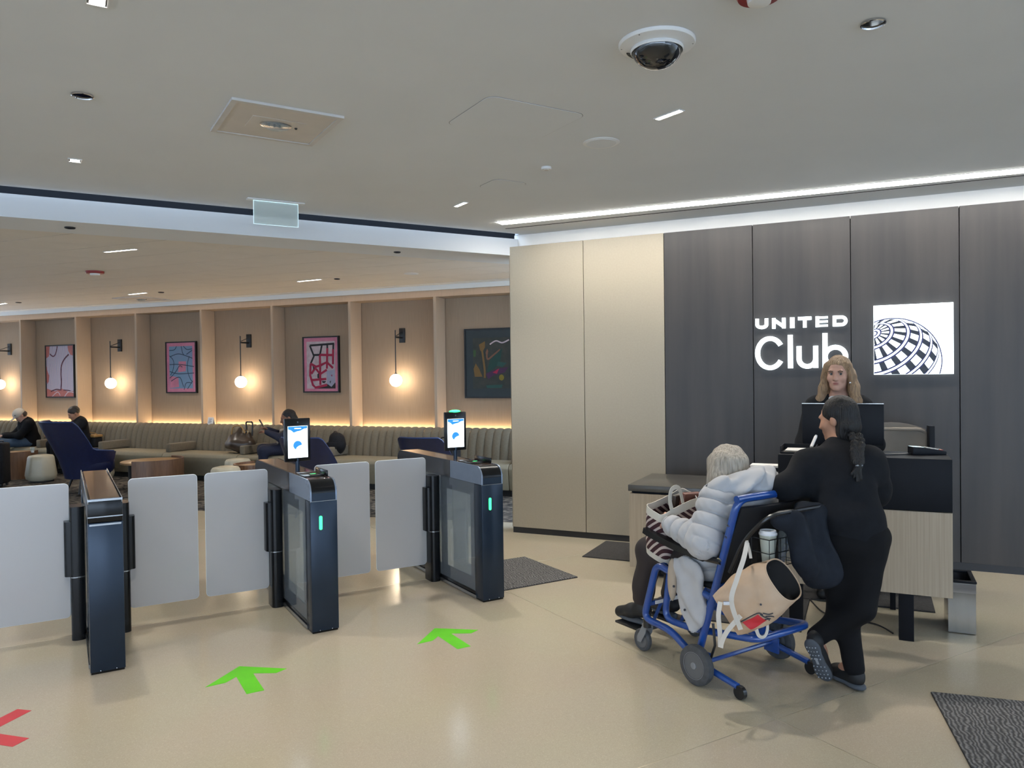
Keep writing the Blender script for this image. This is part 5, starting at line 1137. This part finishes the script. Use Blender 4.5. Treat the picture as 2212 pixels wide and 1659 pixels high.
def limb(s, pts, rs, k=.03): s.chain([NV(p) for p in pts], rs, k)
def arms(s, J, r, k=.035):
    for e in 'LR': limb(s, [J['sh' + e], J['el' + e], J['wr' + e]], r, k)
def legs(s, J, r, k=.035):
    for e in 'LR': limb(s, [J['hip' + e], J['kn' + e], J['an' + e]], r, k)
def foot_prims(s, an, toe, g=0.0):
    an, toe = NV(an), NV(toe); d = toe - an; d[2] = 0 if abs(d[2]) < .14 else d[2]; s.cap(an, an + (toe - an) * .5, .032 + g, .026 + g, k=.03); s.cap(an + (toe - an) * .4, an + (toe - an) * .9, .028 + g, .022 + g, k=.03)
def body(J, skin, h, root, hk=1.0, face=True, hands=True):
    s = SDF(.03); head_prims(s, J['head'], J['HB'], hk, face); s.cap(NV(J['neck']) - NV((0, 0, .03)), NV(J['head']) - J['HB'][:, 2] * .06 * hk - J['HB'][:, 1] * .012, .052, .050, k=.03)
    torso_prims(s, J, .93); arms(s, J, [.045, .036, .026]); legs(s, J, [.072, .05, .036])
    for e in 'LR':
        foot_prims(s, J['an' + e], J['toe' + e])
        if hands: hand_prims(s, J['wr' + e], J['hd' + e], J['hn' + e], 1 if e == 'L' else -1, J.get('curl', .45), J.get('hk', 1.0))
    return soft('body', skin, s, h, root, None, 1)
def shoes(J, root, h, m='shoe_black', sole='shoe_black'):
    for e in 'LR':
        an, to = NV(J['an' + e]), NV(J['toe' + e]); s = SDF(.03); d = unit(to - an); hl = an - d * .03 + NV((0, 0, -.035)); fwd = to - hl
        s.cap(an + NV((0, 0, .03)), an, .044, .046); s.cap(hl + NV((0, 0, .012)), hl + fwd * .5 + NV((0, 0, .012)), .040, .042); s.cap(hl + fwd * .5 + NV((0, 0, .006)), to, .043, .036)
        soft('shoe', m, s, h, root, None, 1)
def v3(p): return NV((p[0], p[1], p[2]))

# ---------------------------------------------------------------- woman in black leaning on the wheelchair
A_ = lambda x, y, Y: v3(atY(x, y, Y))
J = dict(pelvis=A_(1838, 1150, 4.02), chest=A_(1818, 1040, 4.10), neck=A_(1815, 968, 4.17), head=A_(1810, 905, 4.22), shL=A_(1742, 1003, 4.10), shR=A_(1884, 1000, 4.13), elL=A_(1698, 1050, 4.03), wrL=A_(1738, 1068, 4.16), elR=A_(1893, 1068, 4.20), wrR=A_(1800, 1080, 4.36),
         hipL=A_(1803, 1165, 4.03), hipR=A_(1876, 1165, 4.0), knL=A_(1822, 1325, 4.02), anL=A_(1840, 1452, 3.93), knR=A_(1858, 1310, 3.93), anR=A_(1782, 1388, 3.98), toeL=v3(onz(1803, 1464, 0.0)) + NV((0, 0, .035)), toeR=v3(onz(1782, 1478, 0)) + NV((.015, .02, .035)),
         hdL=(.8, .35, -.25), hnL=(.2, .5, -.85), hdR=(-.9, .2, -.2), hnR=(0, .3, -.9), curl=.6)
J['B'] = basis((-.30, .95, 0), (0, 0, 1)); J['HB'] = basis((-.66, .72, -.18), (0, 0, 1))
HEEL = {'L': v3(onz(1858, 1492)) + NV((0, 0.01, .03)), 'R': A_(1752, 1384, 3.93)}; UPV = {'L': NV((0, 0, 1)), 'R': unit(NV((.62, .75, .15)))}
for e in 'LR':
    q_ = NV(J['toe' + e]) - HEEL[e]; u_ = unit(UPV[e] - unit(q_) * (UPV[e] @ unit(q_))); J['an' + e] = HEEL[e] + q_ * .17 + u_ * .085
pw = thing('person', 'person in black with a long dark braid leaning on the wheelchair', 'person'); JW = J
body(J, 'skin_warm', .0075, pw)
s = SDF(.05); torso_prims(s, J, 1.04, .018); s.p = [q for q in s.p]
limb(s, [J['shL'], J['elL'], NV(J['elL']) + (NV(J['wrL']) - NV(J['elL'])) * .86], [.078, .066, .050], .06); limb(s, [J['shR'], J['elR'], NV(J['elR']) + (NV(J['wrR']) - NV(J['elR'])) * .9], [.078, .064, .048], .06)
s.ell(A_(1836, 1110, 4.02), (.185, .135, .09), J['B'], k=.06)
soft('jacket', 'cloth_black', s, .010, pw, folds(.010, 30, 5), 1)
s = SDF(.05); s.ell(NV(J['pelvis']) - NV((0, 0, .04)), (.182, .142, .125), J['B'], k=.06)
for e in 'LR': limb(s, [NV(J['hip' + e]) - NV((0, 0, .0)), J['kn' + e], NV(J['an' + e]) - NV((0, 0, .012))], [.105, .070, .052], .05)
soft('trousers', 'cloth_jet', s, .010, pw, folds(.004, 30, 8), 2)
s = SDF(.02); HB = J['HB']; P = lambda x, y, z: NV(J['head']) + HB @ NV((x, y, z))
s.ell(P(0, -.022, .034), (.085, .098, .096), HB); s.ell(P(0, -.05, -.03), (.072, .068, .075), HB); s.cap(P(-.05, -.06, -.05), P(.045, -.06, -.06), .04); s.ell(P(0, .090, -.045), (.075, .070, .085), HB, k=.02, sub=True); s.ell(P(-.09, .05, -.045), (.035, .045, .055), HB, k=.02, sub=True); s.ell(P(-.02, -.035, -.085), (.066, .046, .06), HB); s.ell(P(.03, -.03, -.09), (.05, .05, .06), HB)
soft('hair', 'hair_black', s, .007, pw, folds(.0016, 150, 2, (1, 1, .2)), 1)
br = [A_(1848, 945, 4.10), A_(1854, 962, 4.02), A_(1852, 980, 3.985), A_(1853, 997, 3.965), A_(1854, 1004, 3.955)]
s = SDF(.004); cv = _cat([Vector(p) for p in br], 4)
for i, p in enumerate(cv): e = .013 * (1 if i % 2 else -1); s.cap(NV(p) + NV((e * 1.5, .004, .012)), NV(p) + NV((-e * .3, -.010, -.012)), .0175 * (1.2 - .35 * i / len(cv)), .013)
soft('braid', 'hair_black', s, .004, pw, None, 1); s = SDF(.01)
for dx in (-16, -10, -4, 1, 6): s.cap(A_(1854, 1006, 3.95), A_(1854 + dx, 1042 - abs(dx), 3.945), .013, .006)
soft('braid_tail', 'hair_black', s, .005, pw, folds(.002, 160, 4, (1, 1, .2)), 0)
MB().tube([Vector(A_(1854, 1005, 3.955)) + Vector((.017 * math.cos(a), .017 * math.sin(a), 0)) for a in [PI / 6 * i for i in range(12)]], .006, closed=True).build('hair_tie', 'sole_dot', pw)
s = SDF(.02); c = NV(J['neck']); s.ell(c + NV((0, 0, -.005)), (.074, .074, .028), None); soft('collar', 'cloth_black', s, .007, pw, None, 1); s = SDF(.01); s.ell(c + NV((0, 0, .018)), (.064, .064, .012), None); soft('collar_edge', 'sole_grey', s, .006, pw, None, 1)
# her shoes: one flat, one on its toe with the sole turned to the viewer
for nm, heel, toe, up in (('shoe', HEEL['L'], J['toeL'], UPV['L']), ('shoe', HEEL['R'], NV(J['toeR']), None)):
    fwd = toe - heel; L = np.linalg.norm(fwd); f_ = fwd / L
    n_ = up if up is not None else UPV['R']           # from sole to instep
    n_ = unit(n_ - f_ * (n_ @ f_)); r_ = np.cross(f_, n_); Bs = np.stack([r_, f_, n_], 1)
    s = SDF(.025); s.ell(heel + fwd * .12 + n_ * .03, (.036, .045, .045), Bs); s.ell(heel + fwd * .5 + n_ * .022, (.040, .10, .042), Bs); s.ell(heel + fwd * .82 + n_ * .012, (.043, .06, .030), Bs); s.cap(heel + fwd * .15 + n_ * .05, heel + fwd * .15 + n_ * .085, .036, .034)
    sh = soft('shoe', 'shoe_black', s, .007, pw, None, 1)
    s = SDF(.02); s.ell(heel + fwd * .12 - n_ * .012, (.040, .055, .016), Bs); s.ell(heel + fwd * .5 - n_ * .012, (.036, .11, .015), Bs); s.ell(heel + fwd * .84 - n_ * .012, (.046, .065, .015), Bs)
    so = soft('sole', 'sole_grey', s, .006, sh, None, 1)
    if up is None:
        for i in range(9):
            for j in range(4):
                t_ = .08 + .85 * i / 8; wv = (.028 if t_ > .6 else .022) * (j - 1.5) / 1.5
                if .40 < t_ < .60: continue
                MB().ball(heel + fwd * t_ - n_ * .0275 + r_ * wv, .0042, n=6, m=4).build('tread_dot', 'sole_dot', sh)
        MB().box(-.006, .006, -.022, .022, -.002, .002, M=Matrix.Translation(Vector(heel + fwd * .46 - n_ * .027)) @ Matrix(np.stack([r_, f_, n_], 1).tolist()).to_4x4()).build('tread_insert', 'sole_dot', sh)

# ---------------------------------------------------------------- grey-haired sitter in the wheelchair
Wp = lambda x, y, z: v3(WC.w(x, y, z))
fw, rt = NV(WC.y), NV(WC.x)
J = dict(pelvis=Wp(0, .09, .60), chest=Wp(0, .0, .85), neck=Wp(.01, .035, 1.01), head=Wp(.02, .095, 1.115), shL=Wp(-.17, .0, .945), shR=Wp(.17, .0, .945), elL=Wp(-.27, -.005, .75), wrL=Wp(-.25, .285, .80), elR=Wp(.26, .02, .735), wrR=Wp(.10, .34, .80),
         hipL=Wp(-.09, .10, .585), hipR=Wp(.09, .10, .585), knL=Wp(-.125, .545, .575), knR=Wp(.11, .545, .575), anL=Wp(-.13, .635, .215), anR=Wp(.12, .64, .205), toeL=Wp(-.14, .82, .148), toeR=Wp(.13, .81, .148),
         hdL=fw * .85 + rt * .35 + NV((0, 0, .2)), hnL=rt * .8 + NV((0, 0, -.5)), hdR=fw * .7 - rt * .6, hnR=-rt * .5 + NV((0, 0, -.8)), curl=.5)
J['B'] = basis(fw, (0, 0, 1)); J['HB'] = basis(fw * .9 + rt * .25 + NV((0, 0, -.15)), NV((0, 0, 1)) + rt * .12)
pe = thing('person', 'seated person with grey hair in a pale quilted hooded jacket', 'person'); JE = J
body(J, 'skin_fair', .0085, pe)
s = SDF(.05); torso_prims(s, J, 1.10, .035)
limb(s, [J['shL'], J['elL'], NV(J['elL']) + (NV(J['wrL']) - NV(J['elL'])) * .88], [.092, .082, .052], .05); limb(s, [J['shR'], J['elR'], NV(J['elR']) + (NV(J['wrR']) - NV(J['elR'])) * .9], [.092, .08, .056], .05)
s.ell(Wp(0, .12, .62), (.23, .17, .11), J['B'], k=.06)
def quilt(x, y, z):
    """puffed baffles with narrow stitched grooves across the trunk and across each sleeve"""
    def seg(a, b):
        a = NV(a); b = NV(b); d = b - a; L = np.linalg.norm(d); d = d / L
        t = (x - a[0]) * d[0] + (y - a[1]) * d[1] + (z - a[2]) * d[2]; c = np.clip(t, 0, L)
        return t, np.sqrt((x - a[0] - c * d[0]) ** 2 + (y - a[1] - c * d[1]) ** 2 + (z - a[2] - c * d[2]) ** 2)
    ly_ = (x - WC.P.x) * WC.y.x + (y - WC.P.y) * WC.y.y
    ph = (z + .25 * ly_) / .085 + 0 * x; best = np.full(np.broadcast(x, y, z).shape, .16)
    for e in 'LR':
        for a, b, o in ((JE['sh' + e], JE['el' + e], 0), (JE['el' + e], JE['wr' + e], np.linalg.norm(NV(JE['el' + e]) - NV(JE['sh' + e])))):
            t, dist = seg(a, b); m_ = dist < best - .055; ph = np.where(m_, (t + o) / .072, ph); best = np.where(m_, dist + .055, best)
    fr = np.abs((ph % 1.0) - .5) * 2          # 1 on the stitch line
    ed = np.minimum(*[np.sqrt((x - JE['el' + e][0]) ** 2 + (y - JE['el' + e][1]) ** 2 + (z - JE['el' + e][2]) ** 2) for e in 'LR']); ed = np.clip((ed - .07) / .06, 0, 1)
    return ed * (.008 * (1 - fr ** 2) - .013 * np.exp(-((1 - fr) / .16) ** 2) + .0022 * np.sin(95 * x + 40 * z) * np.sin(80 * y - 70 * z)) + .003 * (1 - ed) * np.sin(70 * z + 40 * x)
soft('jacket', 'puffer_grey', s, .0062, pe, quilt, 1)
s = SDF(.04); 
for a in range(-5, 6): t_ = a / 5; s.cap(Wp(t_ * .18 + .03, -.13 + .11 * t_ * t_, 1.06 - .05 * t_ * t_), Wp(t_ * .12 + .02, -.06 + .10 * t_ * t_, 1.0), .066, .055, k=.03)
soft('hood', 'puffer_grey', s, .009, pe, folds(.014, 60, 11), 1)
s = SDF(.04); s.ell(Wp(-.262, .13, .53), (.026, .125, .12), J['B']); s.ell(Wp(-.272, .09, .42), (.022, .095, .12), J['B']); s.ell(Wp(-.278, .05, .33), (.020, .045, .07), J['B']); soft('jacket_tail', 'puffer_grey', s, .009, pe, folds(.010, 38, 12), 1)
s = SDF(.02); s.ell(Wp(-.278, .225, .50), (.022, .030, .12), J['B']); soft('jacket_placket', 'cloth_cream', s, .007, pe, None, 1)
for y, z in ((.20, .47), (.12, .36)): MB().ball(Wp(-.291, y, z), .007, n=8, m=5).build('snap_button', 'ink', pe)
s = SDF(.05); s.ell(Wp(0, .10, .585), (.165, .14, .075), J['B'])
for e in 'LR': limb(s, [J['hip' + e], J['kn' + e], NV(J['an' + e]) + NV((0, 0, .06))], [.092, .082, .062], .05)
soft('trousers', 'trouser_brown', s, .010, pe, folds(.007, 32, 14), 2)
shoes(J, pe, .008)
for e in 'LR':
    an, to = NV(J['an' + e]), NV(J['toe' + e]); s = SDF(.02); f_ = unit(to - an); s.cap(NV((an[0], an[1], .128)) - fw * .035, NV((to[0], to[1], .130)) + fw * .0, .016, .016); s.ell((NV((an[0], an[1], .128)) + NV((to[0], to[1], .128))) / 2, (.045, .115, .014), J['B']); soft('shoe_sole', 'sole_grey', s, .007, pe, None, 1)
HB = J['HB']; P = lambda x, y, z: NV(J['head']) + HB @ NV((x, y, z)); s = SDF(.03)
s.ell(P(0, -.018, .036), (.090, .104, .092), HB); 
for a in range(-6, 7):
    th = math.radians(a * 21); x, y = .088 * math.sin(th), -.02 - .098 * math.cos(th); s.cap(P(x * .8, y * .85, .03), P(x * 1.16, y * .98 + .012, -.150 - .02 * (a % 3)), .034, .016)
s.ell(P(0, .105, -.05), (.07, .06, .11), HB, k=.02, sub=True)
soft('hair', 'hair_grey', s, .006, pe, folds(.005, 110, 21, (1, 1, .16)), 1)

# ---------------------------------------------------------------- receptionist behind the desk
Sp = lambda x, y, z: v3(SG.w(x, y, z))
tocam = unit(NV((0, 0, 0)) - NV((Sp(3.19, -1.15, 0)[0], Sp(3.19, -1.15, 0)[1], 0)))
rgt = np.cross(tocam, NV((0, 0, 1)))      # her right-hand side
cxy = A_(1811, 806, 5.50); base = NV((cxy[0], cxy[1], 0))
Q = lambda r, f, z: base + rgt * r + tocam * f + NV((0, 0, z))
J = dict(pelvis=Q(0, -.06, .93), chest=Q(.0, -.03, 1.24), neck=Q(0, -.015, 1.455), head=Q(0, .02, 1.622), shL=Q(-.165, -.03, 1.385), shR=Q(.165, -.03, 1.385), elL=Q(-.235, .02, 1.12), wrL=Q(-.13, .20, 1.06), elR=Q(.235, .02, 1.12), wrR=Q(.13, .20, 1.06),
         hipL=Q(-.09, -.06, .90), hipR=Q(.09, -.06, .90), knL=Q(-.09, -.05, .48), knR=Q(.09, -.05, .48), anL=Q(-.09, -.07, .09), anR=Q(.10, -.07, .09), toeL=Q(-.10, .09, .045), toeR=Q(.12, .09, .045), hdL=tocam * .8 + rgt * .4, hnL=(0, 0, -1), hdR=tocam * .8 - rgt * .4, hnR=(0, 0, -1))
J['B'] = basis(tocam, (0, 0, 1)); J['HB'] = basis(tocam + rgt * .20 + NV((0, 0, -.05)), (0, 0, 1)); JA = J
pa = thing('person', 'blond person in a black blazer standing behind the reception desk', 'person')
bd = body(J, 'skin_fair', .0055, pa, 1.02)
s = SDF(.05); torso_prims(s, J, 1.02, .018); arms(s, J, [.068, .056, .042], .05); s.ell(Q(0, -.05, .90), (.19, .14, .12), J['B'], k=.06)
s.cap(Q(0, .16, 1.36), Q(0, .03, 1.50), .055, .07, k=.02, sub=True)
soft('blazer', 'cloth_black', s, .010, pa, folds(.004, 28, 31), 2)
s = SDF(.03); s.cap(Q(0, .035, 1.26), Q(0, .0, 1.425), .085, .062); s.cap(Q(-.045, .03, 1.435), Q(.045, .03, 1.435), .026, None, k=.02); soft('shirt', 'shirt_white', s, .008, pa, None, 1)
s = SDF(.05); s.ell(Q(0, -.06, .89), (.18, .135, .12), J['B'])
for e in 'LR': limb(s, [J['hip' + e], J['kn' + e], NV(J['an' + e]) + NV((0, 0, .04))], [.10, .07, .055], .05)
soft('trousers', 'cloth_jet', s, .014, pa, None, 1); shoes(J, pa, .010)
HB = J['HB']; P = lambda x, y, z: NV(J['head']) + HB @ (NV((x, y, z)) * 1.02); s = SDF(.025)
s.ell(P(0, -.022, .040), (.086, .100, .092), HB)
for e in (-1, 1):
    s.chain([P(e * .070, .025, .055), P(e * .088, .005, -.02), P(e * .100, .012, -.10), P(e * .118, .02, -.19), P(e * .135, .03, -.27)], [.028, .026, .032, .034, .012])
    s.chain([P(e * .075, -.03, .0), P(e * .09, -.03, -.10), P(e * .10, -.02, -.24)], [.035, .04, .028])
s.ell(P(0, -.06, -.08), (.085, .05, .14), HB); s.ell(P(0, .10, -.035), (.061, .075, .105), HB, k=.02, sub=True)
soft('hair', 'hair_blond', s, .0055, pa, folds(.0026, 150, 41, (1, 1, .12)), 1)
for e in (-1, 1):
    ey = MB().ball(P(e * .031, .0805, .003), .0100, n=14, m=9).build('eye', 'eye_white', bd); MB().ball(P(e * .031 - .003, .0862, .002), .0074, n=10, m=7).build('iris', 'iris', ey)
    MB().tube([P(e * .016, .096, .019), P(e * .031, .097, .025), P(e * .048, .088, .019)], .0034, n=6).build('eyebrow', 'brow', bd); MB().tube([P(e * .020, .089, .010), P(e * .031, .0935, .0125), P(e * .044, .086, .008)], .0022, n=5).build('eyelash', 'brow', bd)
MB().tube(_cat([P(-.024, .083, -.064), P(-.008, .0935, -.060), P(.008, .0935, -.060), P(.024, .083, -.064)], 4), .0042, n=6).build('lip', 'lip', bd); MB().tube(_cat([P(-.020, .084, -.067), P(0, .0935, -.069), P(.020, .084, -.067)], 4), .0045, n=6).build('lip', 'lip', bd)
MB().ball(P(-.082, .035, -.062), .011, n=12, m=8).build('earring', 'chrome', pa); MB().cyl(P(-.080, .03, -.03), P(-.082, .034, -.055), .0025).build('earring_hook', 'chrome', pa)

# ---------------------------------------------------------------- people on the banquette
Lp = lambda x, y, z: v3(LW.w(x, y, z))
def sitter(label, t, yv, face, head_px, Yh, skin, top, legm, hairf, lean=.0, pitch=0.0, wr=None, h=.012, hk=1.0, gr=.02, knee=.44):
    """someone on the banquette: pelvis at wall position (t, yv), facing a world direction"""
    f = unit(NV((face[0], face[1], 0))); r = np.cross(f, NV((0, 0, 1))); pv = Lp(t, yv, .555)
    Q = lambda a, b, z: NV((pv[0], pv[1], 0)) + r * a + f * b + NV((0, 0, z))
    J = dict(pelvis=pv, chest=Q(0, .02 + lean * .55, .86 - lean * .12), neck=Q(0, .03 + lean * .95, 1.04 - lean * .25), shL=Q(-.185, .02 + lean * .85, .985 - lean * .2), shR=Q(.185, .02 + lean * .85, .985 - lean * .2), hipL=Q(-.09, .02, .54), hipR=Q(.09, .02, .54), knL=Q(-.13, knee, .53), knR=Q(.13, knee, .53), anL=Q(-.12, knee + .03, .095), anR=Q(.12, knee + .03, .095), toeL=Q(-.13, knee + .19, .05), toeR=Q(.13, knee + .19, .05), hdL=f, hnL=(0, 0, -1), hdR=f, hnR=(0, 0, -1), curl=.6)
    hp = A_(head_px[0], head_px[1], Yh); J['head'] = hp
    nk = NV(J['neck']); 
    J['B'] = basis(f, (0, 0, 1)); J['HB'] = basis(f * math.cos(pitch) - NV((0, 0, 1)) * math.sin(pitch), NV((0, 0, 1)))
    J['neck'] = hp - J['HB'][:, 2] * .15 * .6 - NV((0, 0, .06)) - f * .045; d = J['neck'] - nk
    for q in ('shL', 'shR'): J[q] = NV(J[q]) + d * .85
    J['chest'] = NV(J['chest']) + d * .5
    for i, e in enumerate('LR'):
        J['wr' + e] = Q(*wr[i]); s0 = NV(J['sh' + e]); w0 = J['wr' + e]; m_ = (s0 + w0) / 2; J['el' + e] = m_ + NV((0, 0, -.10)) + r * (-.07 if e == 'L' else .07) - f * .02
        J['hd' + e] = unit(w0 - NV(J['el' + e]))
    root = thing('person', label, 'person'); b = body(J, skin, h * .85, root, hk)
    s = SDF(.05); torso_prims(s, J, 1.05, gr); arms(s, J, [.072 + gr * .4, .06 + gr * .4, .044], .05); s.ell(NV(pv) + NV((0, 0, .03)), (.20, .15, .11), J['B'], k=.06); soft('jacket', top, s, h, root, folds(.007, 26, int(abs(t) * 10)), 1)
    s = SDF(.05); s.ell(NV(pv) - NV((0, 0, .02)), (.18, .15, .09), J['B']); legs(s, J, [.10, .075, .052], .05); soft('trousers', legm, s, h, root, None, 1); shoes(J, root, h)
    HB = J['HB']; P = lambda x, y, z: hp + HB @ (NV((x, y, z)) * hk); hairf(P, HB, root, h); return root, J, Q
def short_hair(m, carve=.075):
    def fn(P, HB, root, h):
        s = SDF(.02); s.ell(P(0, -.016, .040), (.083, .100, .090), HB); s.ell(P(0, .10, -.06), (.09, .085, .11), HB, k=.015, sub=True); soft('hair', m, s, .009, root, folds(.002, 120, 3), 0)
    return fn
def cap_hair(P, HB, root, h):
    s = SDF(.015); s.ell(P(0, -.005, .045), (.092, .108, .090), HB); s.ell(P(0, -.02, -.055), (.13, .15, .078), HB, k=.01, sub=True); s.ell(P(0, .125, .030), (.070, .070, .010), HB, k=.02); c = soft('baseball_cap', 'cap_cloth', s, .008, root, None, 1)
    MB().ball(P(-.06, .07, .065), .010, n=8, m=5).build('cap_badge', 'ink', c); s = SDF(.02); s.ell(P(0, -.045, -.02), (.080, .066, .055), HB); soft('hair', 'hair_brown', s, .009, root, None, 0)
def long_hair(P, HB, root, h):
    s = SDF(.02); s.ell(P(0, -.02, .035), (.088, .106, .096), HB); s.ell(P(0, -.07, -.06), (.085, .07, .13), HB); s.ell(P(0, .10, -.05), (.085, .085, .12), HB, k=.015, sub=True); soft('hair', 'hair_black', s, .009, root, folds(.002, 120, 3), 0)
def place(px, py, yv): return LW.pln(px, py, yv).x
Yof = lambda t, yv: LW.w(t, yv).y
t1 = place(66, 960, -.62); r_, J1, Q1 = sitter('person in a pale cap and black top looking down on the banquette', t1, -.62, (-.72, -.69), (44, 897), Yof(t1, -.62) - .22, 'skin_fair', 'cloth_jet', 'denim', cap_hair, lean=.28, pitch=.75, wr=((-.04, .40, .66), (.05, .40, .66)))
t2 = place(176, 955, -.58); r_, J2, Q2 = sitter('person in a black jacket with short dark hair on the banquette', t2, -.58, (-.70, -.70), (160, 893), Yof(t2, -.58) - .10, 'skin_warm', 'cloth_black', 'cloth_jet', short_hair('hair_brown'), lean=.14, pitch=.45, wr=((-.05, .42, .74), (.20, .40, .70)))
for q in (-1, 1): MB().tube(_cat([v3(NV(J2['neck']) + NV((.05 * q, -.05, -.02))), NV(J2['chest']) + NV((.06 * q, -.13, .05)), NV(J2['chest']) + NV((.03 * q, -.15, -.1))], 5), .004, n=5).build('drawstring', 'sole_dot', r_)
t3 = place(632, 965, -.55); r_, J3, Q3 = sitter('person in a navy cardigan holding a phone on the banquette', t3, -.55, (-.93, -.36), (622, 903), Yof(t3, -.55) - .10, 'skin_brown', 'cloth_navy', 'cloth_navy', long_hair, lean=.06, pitch=.22, wr=((-.10, .38, .80), (.06, .36, .84)), hk=1.12)
s = SDF(.02); s.chain([NV(J3['neck']) + NV((-.02, -.06, 0)), NV(J3['chest']) + NV((-.14, -.08, .05)), NV(J3['pelvis']) + NV((-.20, -.10, .08))], [.022, .022, .02]); soft('cardigan_trim', 'cloth_cream', s, .009, r_, None, 1)
t4 = place(-30, 960, -.75); sitter('person in a black puffy jacket at the end of the banquette', t4, -.75, (-.3, -.95), (-42, 890), Yof(t4, -.75) - .05, 'skin_fair', 'cloth_black', 'cloth_jet', short_hair('hair_brown'), lean=.05, pitch=.2, wr=((-.10, .35, .62), (.12, .35, .62)), gr=.06)
# phone held up, tan-topped bag, brown holdall, dark backpack
w_ = NV(J3['wrR']); hd = unit(J3['hdR']); ph = thing('mobile_phone', 'black mobile phone held up by the person in the navy cardigan', 'phone', Matrix.Translation(Vector(w_ + hd * .10 + NV((0, 0, .04)))) @ Matrix.Rotation(LW.a + .5, 4, 'Z') @ Matrix.Rotation(-.5, 4, 'Y')); MB().box(-.005, .005, -.036, .036, -.04, .09).build('phone_body', 'lens_dark', ph, bevel=.003); MB().box(-.0065, -.0052, -.032, .032, -.034, .084).build('phone_screen', 'gate_dark', ph)
q = LW.pln(200, 947, -.45); tbg = thing('shoulder_bag', 'dark shoulder bag with tan top beside the person in the black jacket', 'bag', Matrix.Translation(LW.w(q.x, -.45, ST + .014)) @ Matrix.Rotation(LW.a, 4, 'Z')); MB().box(-.15, .15, -.09, .09, 0, .17).build('body', 'black_fabric', tbg, bevel=.03, seg=3); MB().box(-.155, .155, -.095, .095, .171, .215).build('flap', 'tan_leather', tbg, bevel=.018, seg=3); MB().tube(_cat([(-.14, 0, .2), (-.10, -.05, .25), (.10, -.05, .25), (.14, 0, .2)], 5), .008).build('strap', 'tan_leather', tbg)
q = LW.pln(516, 972, -.66); M_ = Matrix.Translation(LW.w(q.x, -.62, ST + .016)); hb = thing('holdall_bag', 'brown leather holdall slumped on the banquette seat', 'bag', M_ @ Matrix.Rotation(LW.a, 4, 'Z') @ Matrix.Scale(1.22, 4))
s = SDF(.05); s.ell((0, 0, .11), (.24, .13, .11)); s.cap((-.10, 0, .18), (.10, .02, .22), .07, .06); s.cap((-.04, -.02, .2), (.0, .0, .30), .05, .03); o = soft('leather_body', 'brown_leather', s, .012, hb, folds(.012, 28, 17), 1); o.location = (0, 0, .004)
MB().tube(_cat([(-.10, -.05, .24), (-.06, -.06, .34), (.05, -.05, .35), (.11, -.04, .26)], 6), .008).build('handle', 'tan_leather', hb); MB().tube(fillet([(.07, .05, .22), (.05, .05, .40), (.16, .05, .40), (.15, .05, .22)], .03), .010).build('upright_handle', 'black_metal', hb); MB().tube([Vector((.115 + .03 * math.cos(a), -.02, .27 + .03 * math.sin(a))) for a in [PI / 5 * i for i in range(10)]], .005, closed=True).build('ring', 'gold', hb)
q = LW.pln(727, 945, -.50); bp_ = thing('backpack', 'dark rounded backpack lying on the banquette beyond the navy chair', 'bag', Matrix.Translation(LW.w(q.x, -.50, ST + .016)) @ Matrix.Rotation(LW.a, 4, 'Z')); s = SDF(.05); s.ell((0, 0, .14), (.15, .13, .14)); s.ell((.01, -.01, .25), (.11, .10, .09)); o = soft('pack_body', 'black_fabric', s, .012, bp_, folds(.006, 30, 5), 1); o.location = (0, 0, .004); MB().tube(_cat([(-.05, -.02, .32), (0, -.03, .365), (.06, -.02, .32)], 5), .010).build('carry_loop', 'brown_leather', bp_); MB().box(-.09, .09, -.14, -.115, .10, .20).build('front_pocket', 'black_fabric', bp_, bevel=.01)
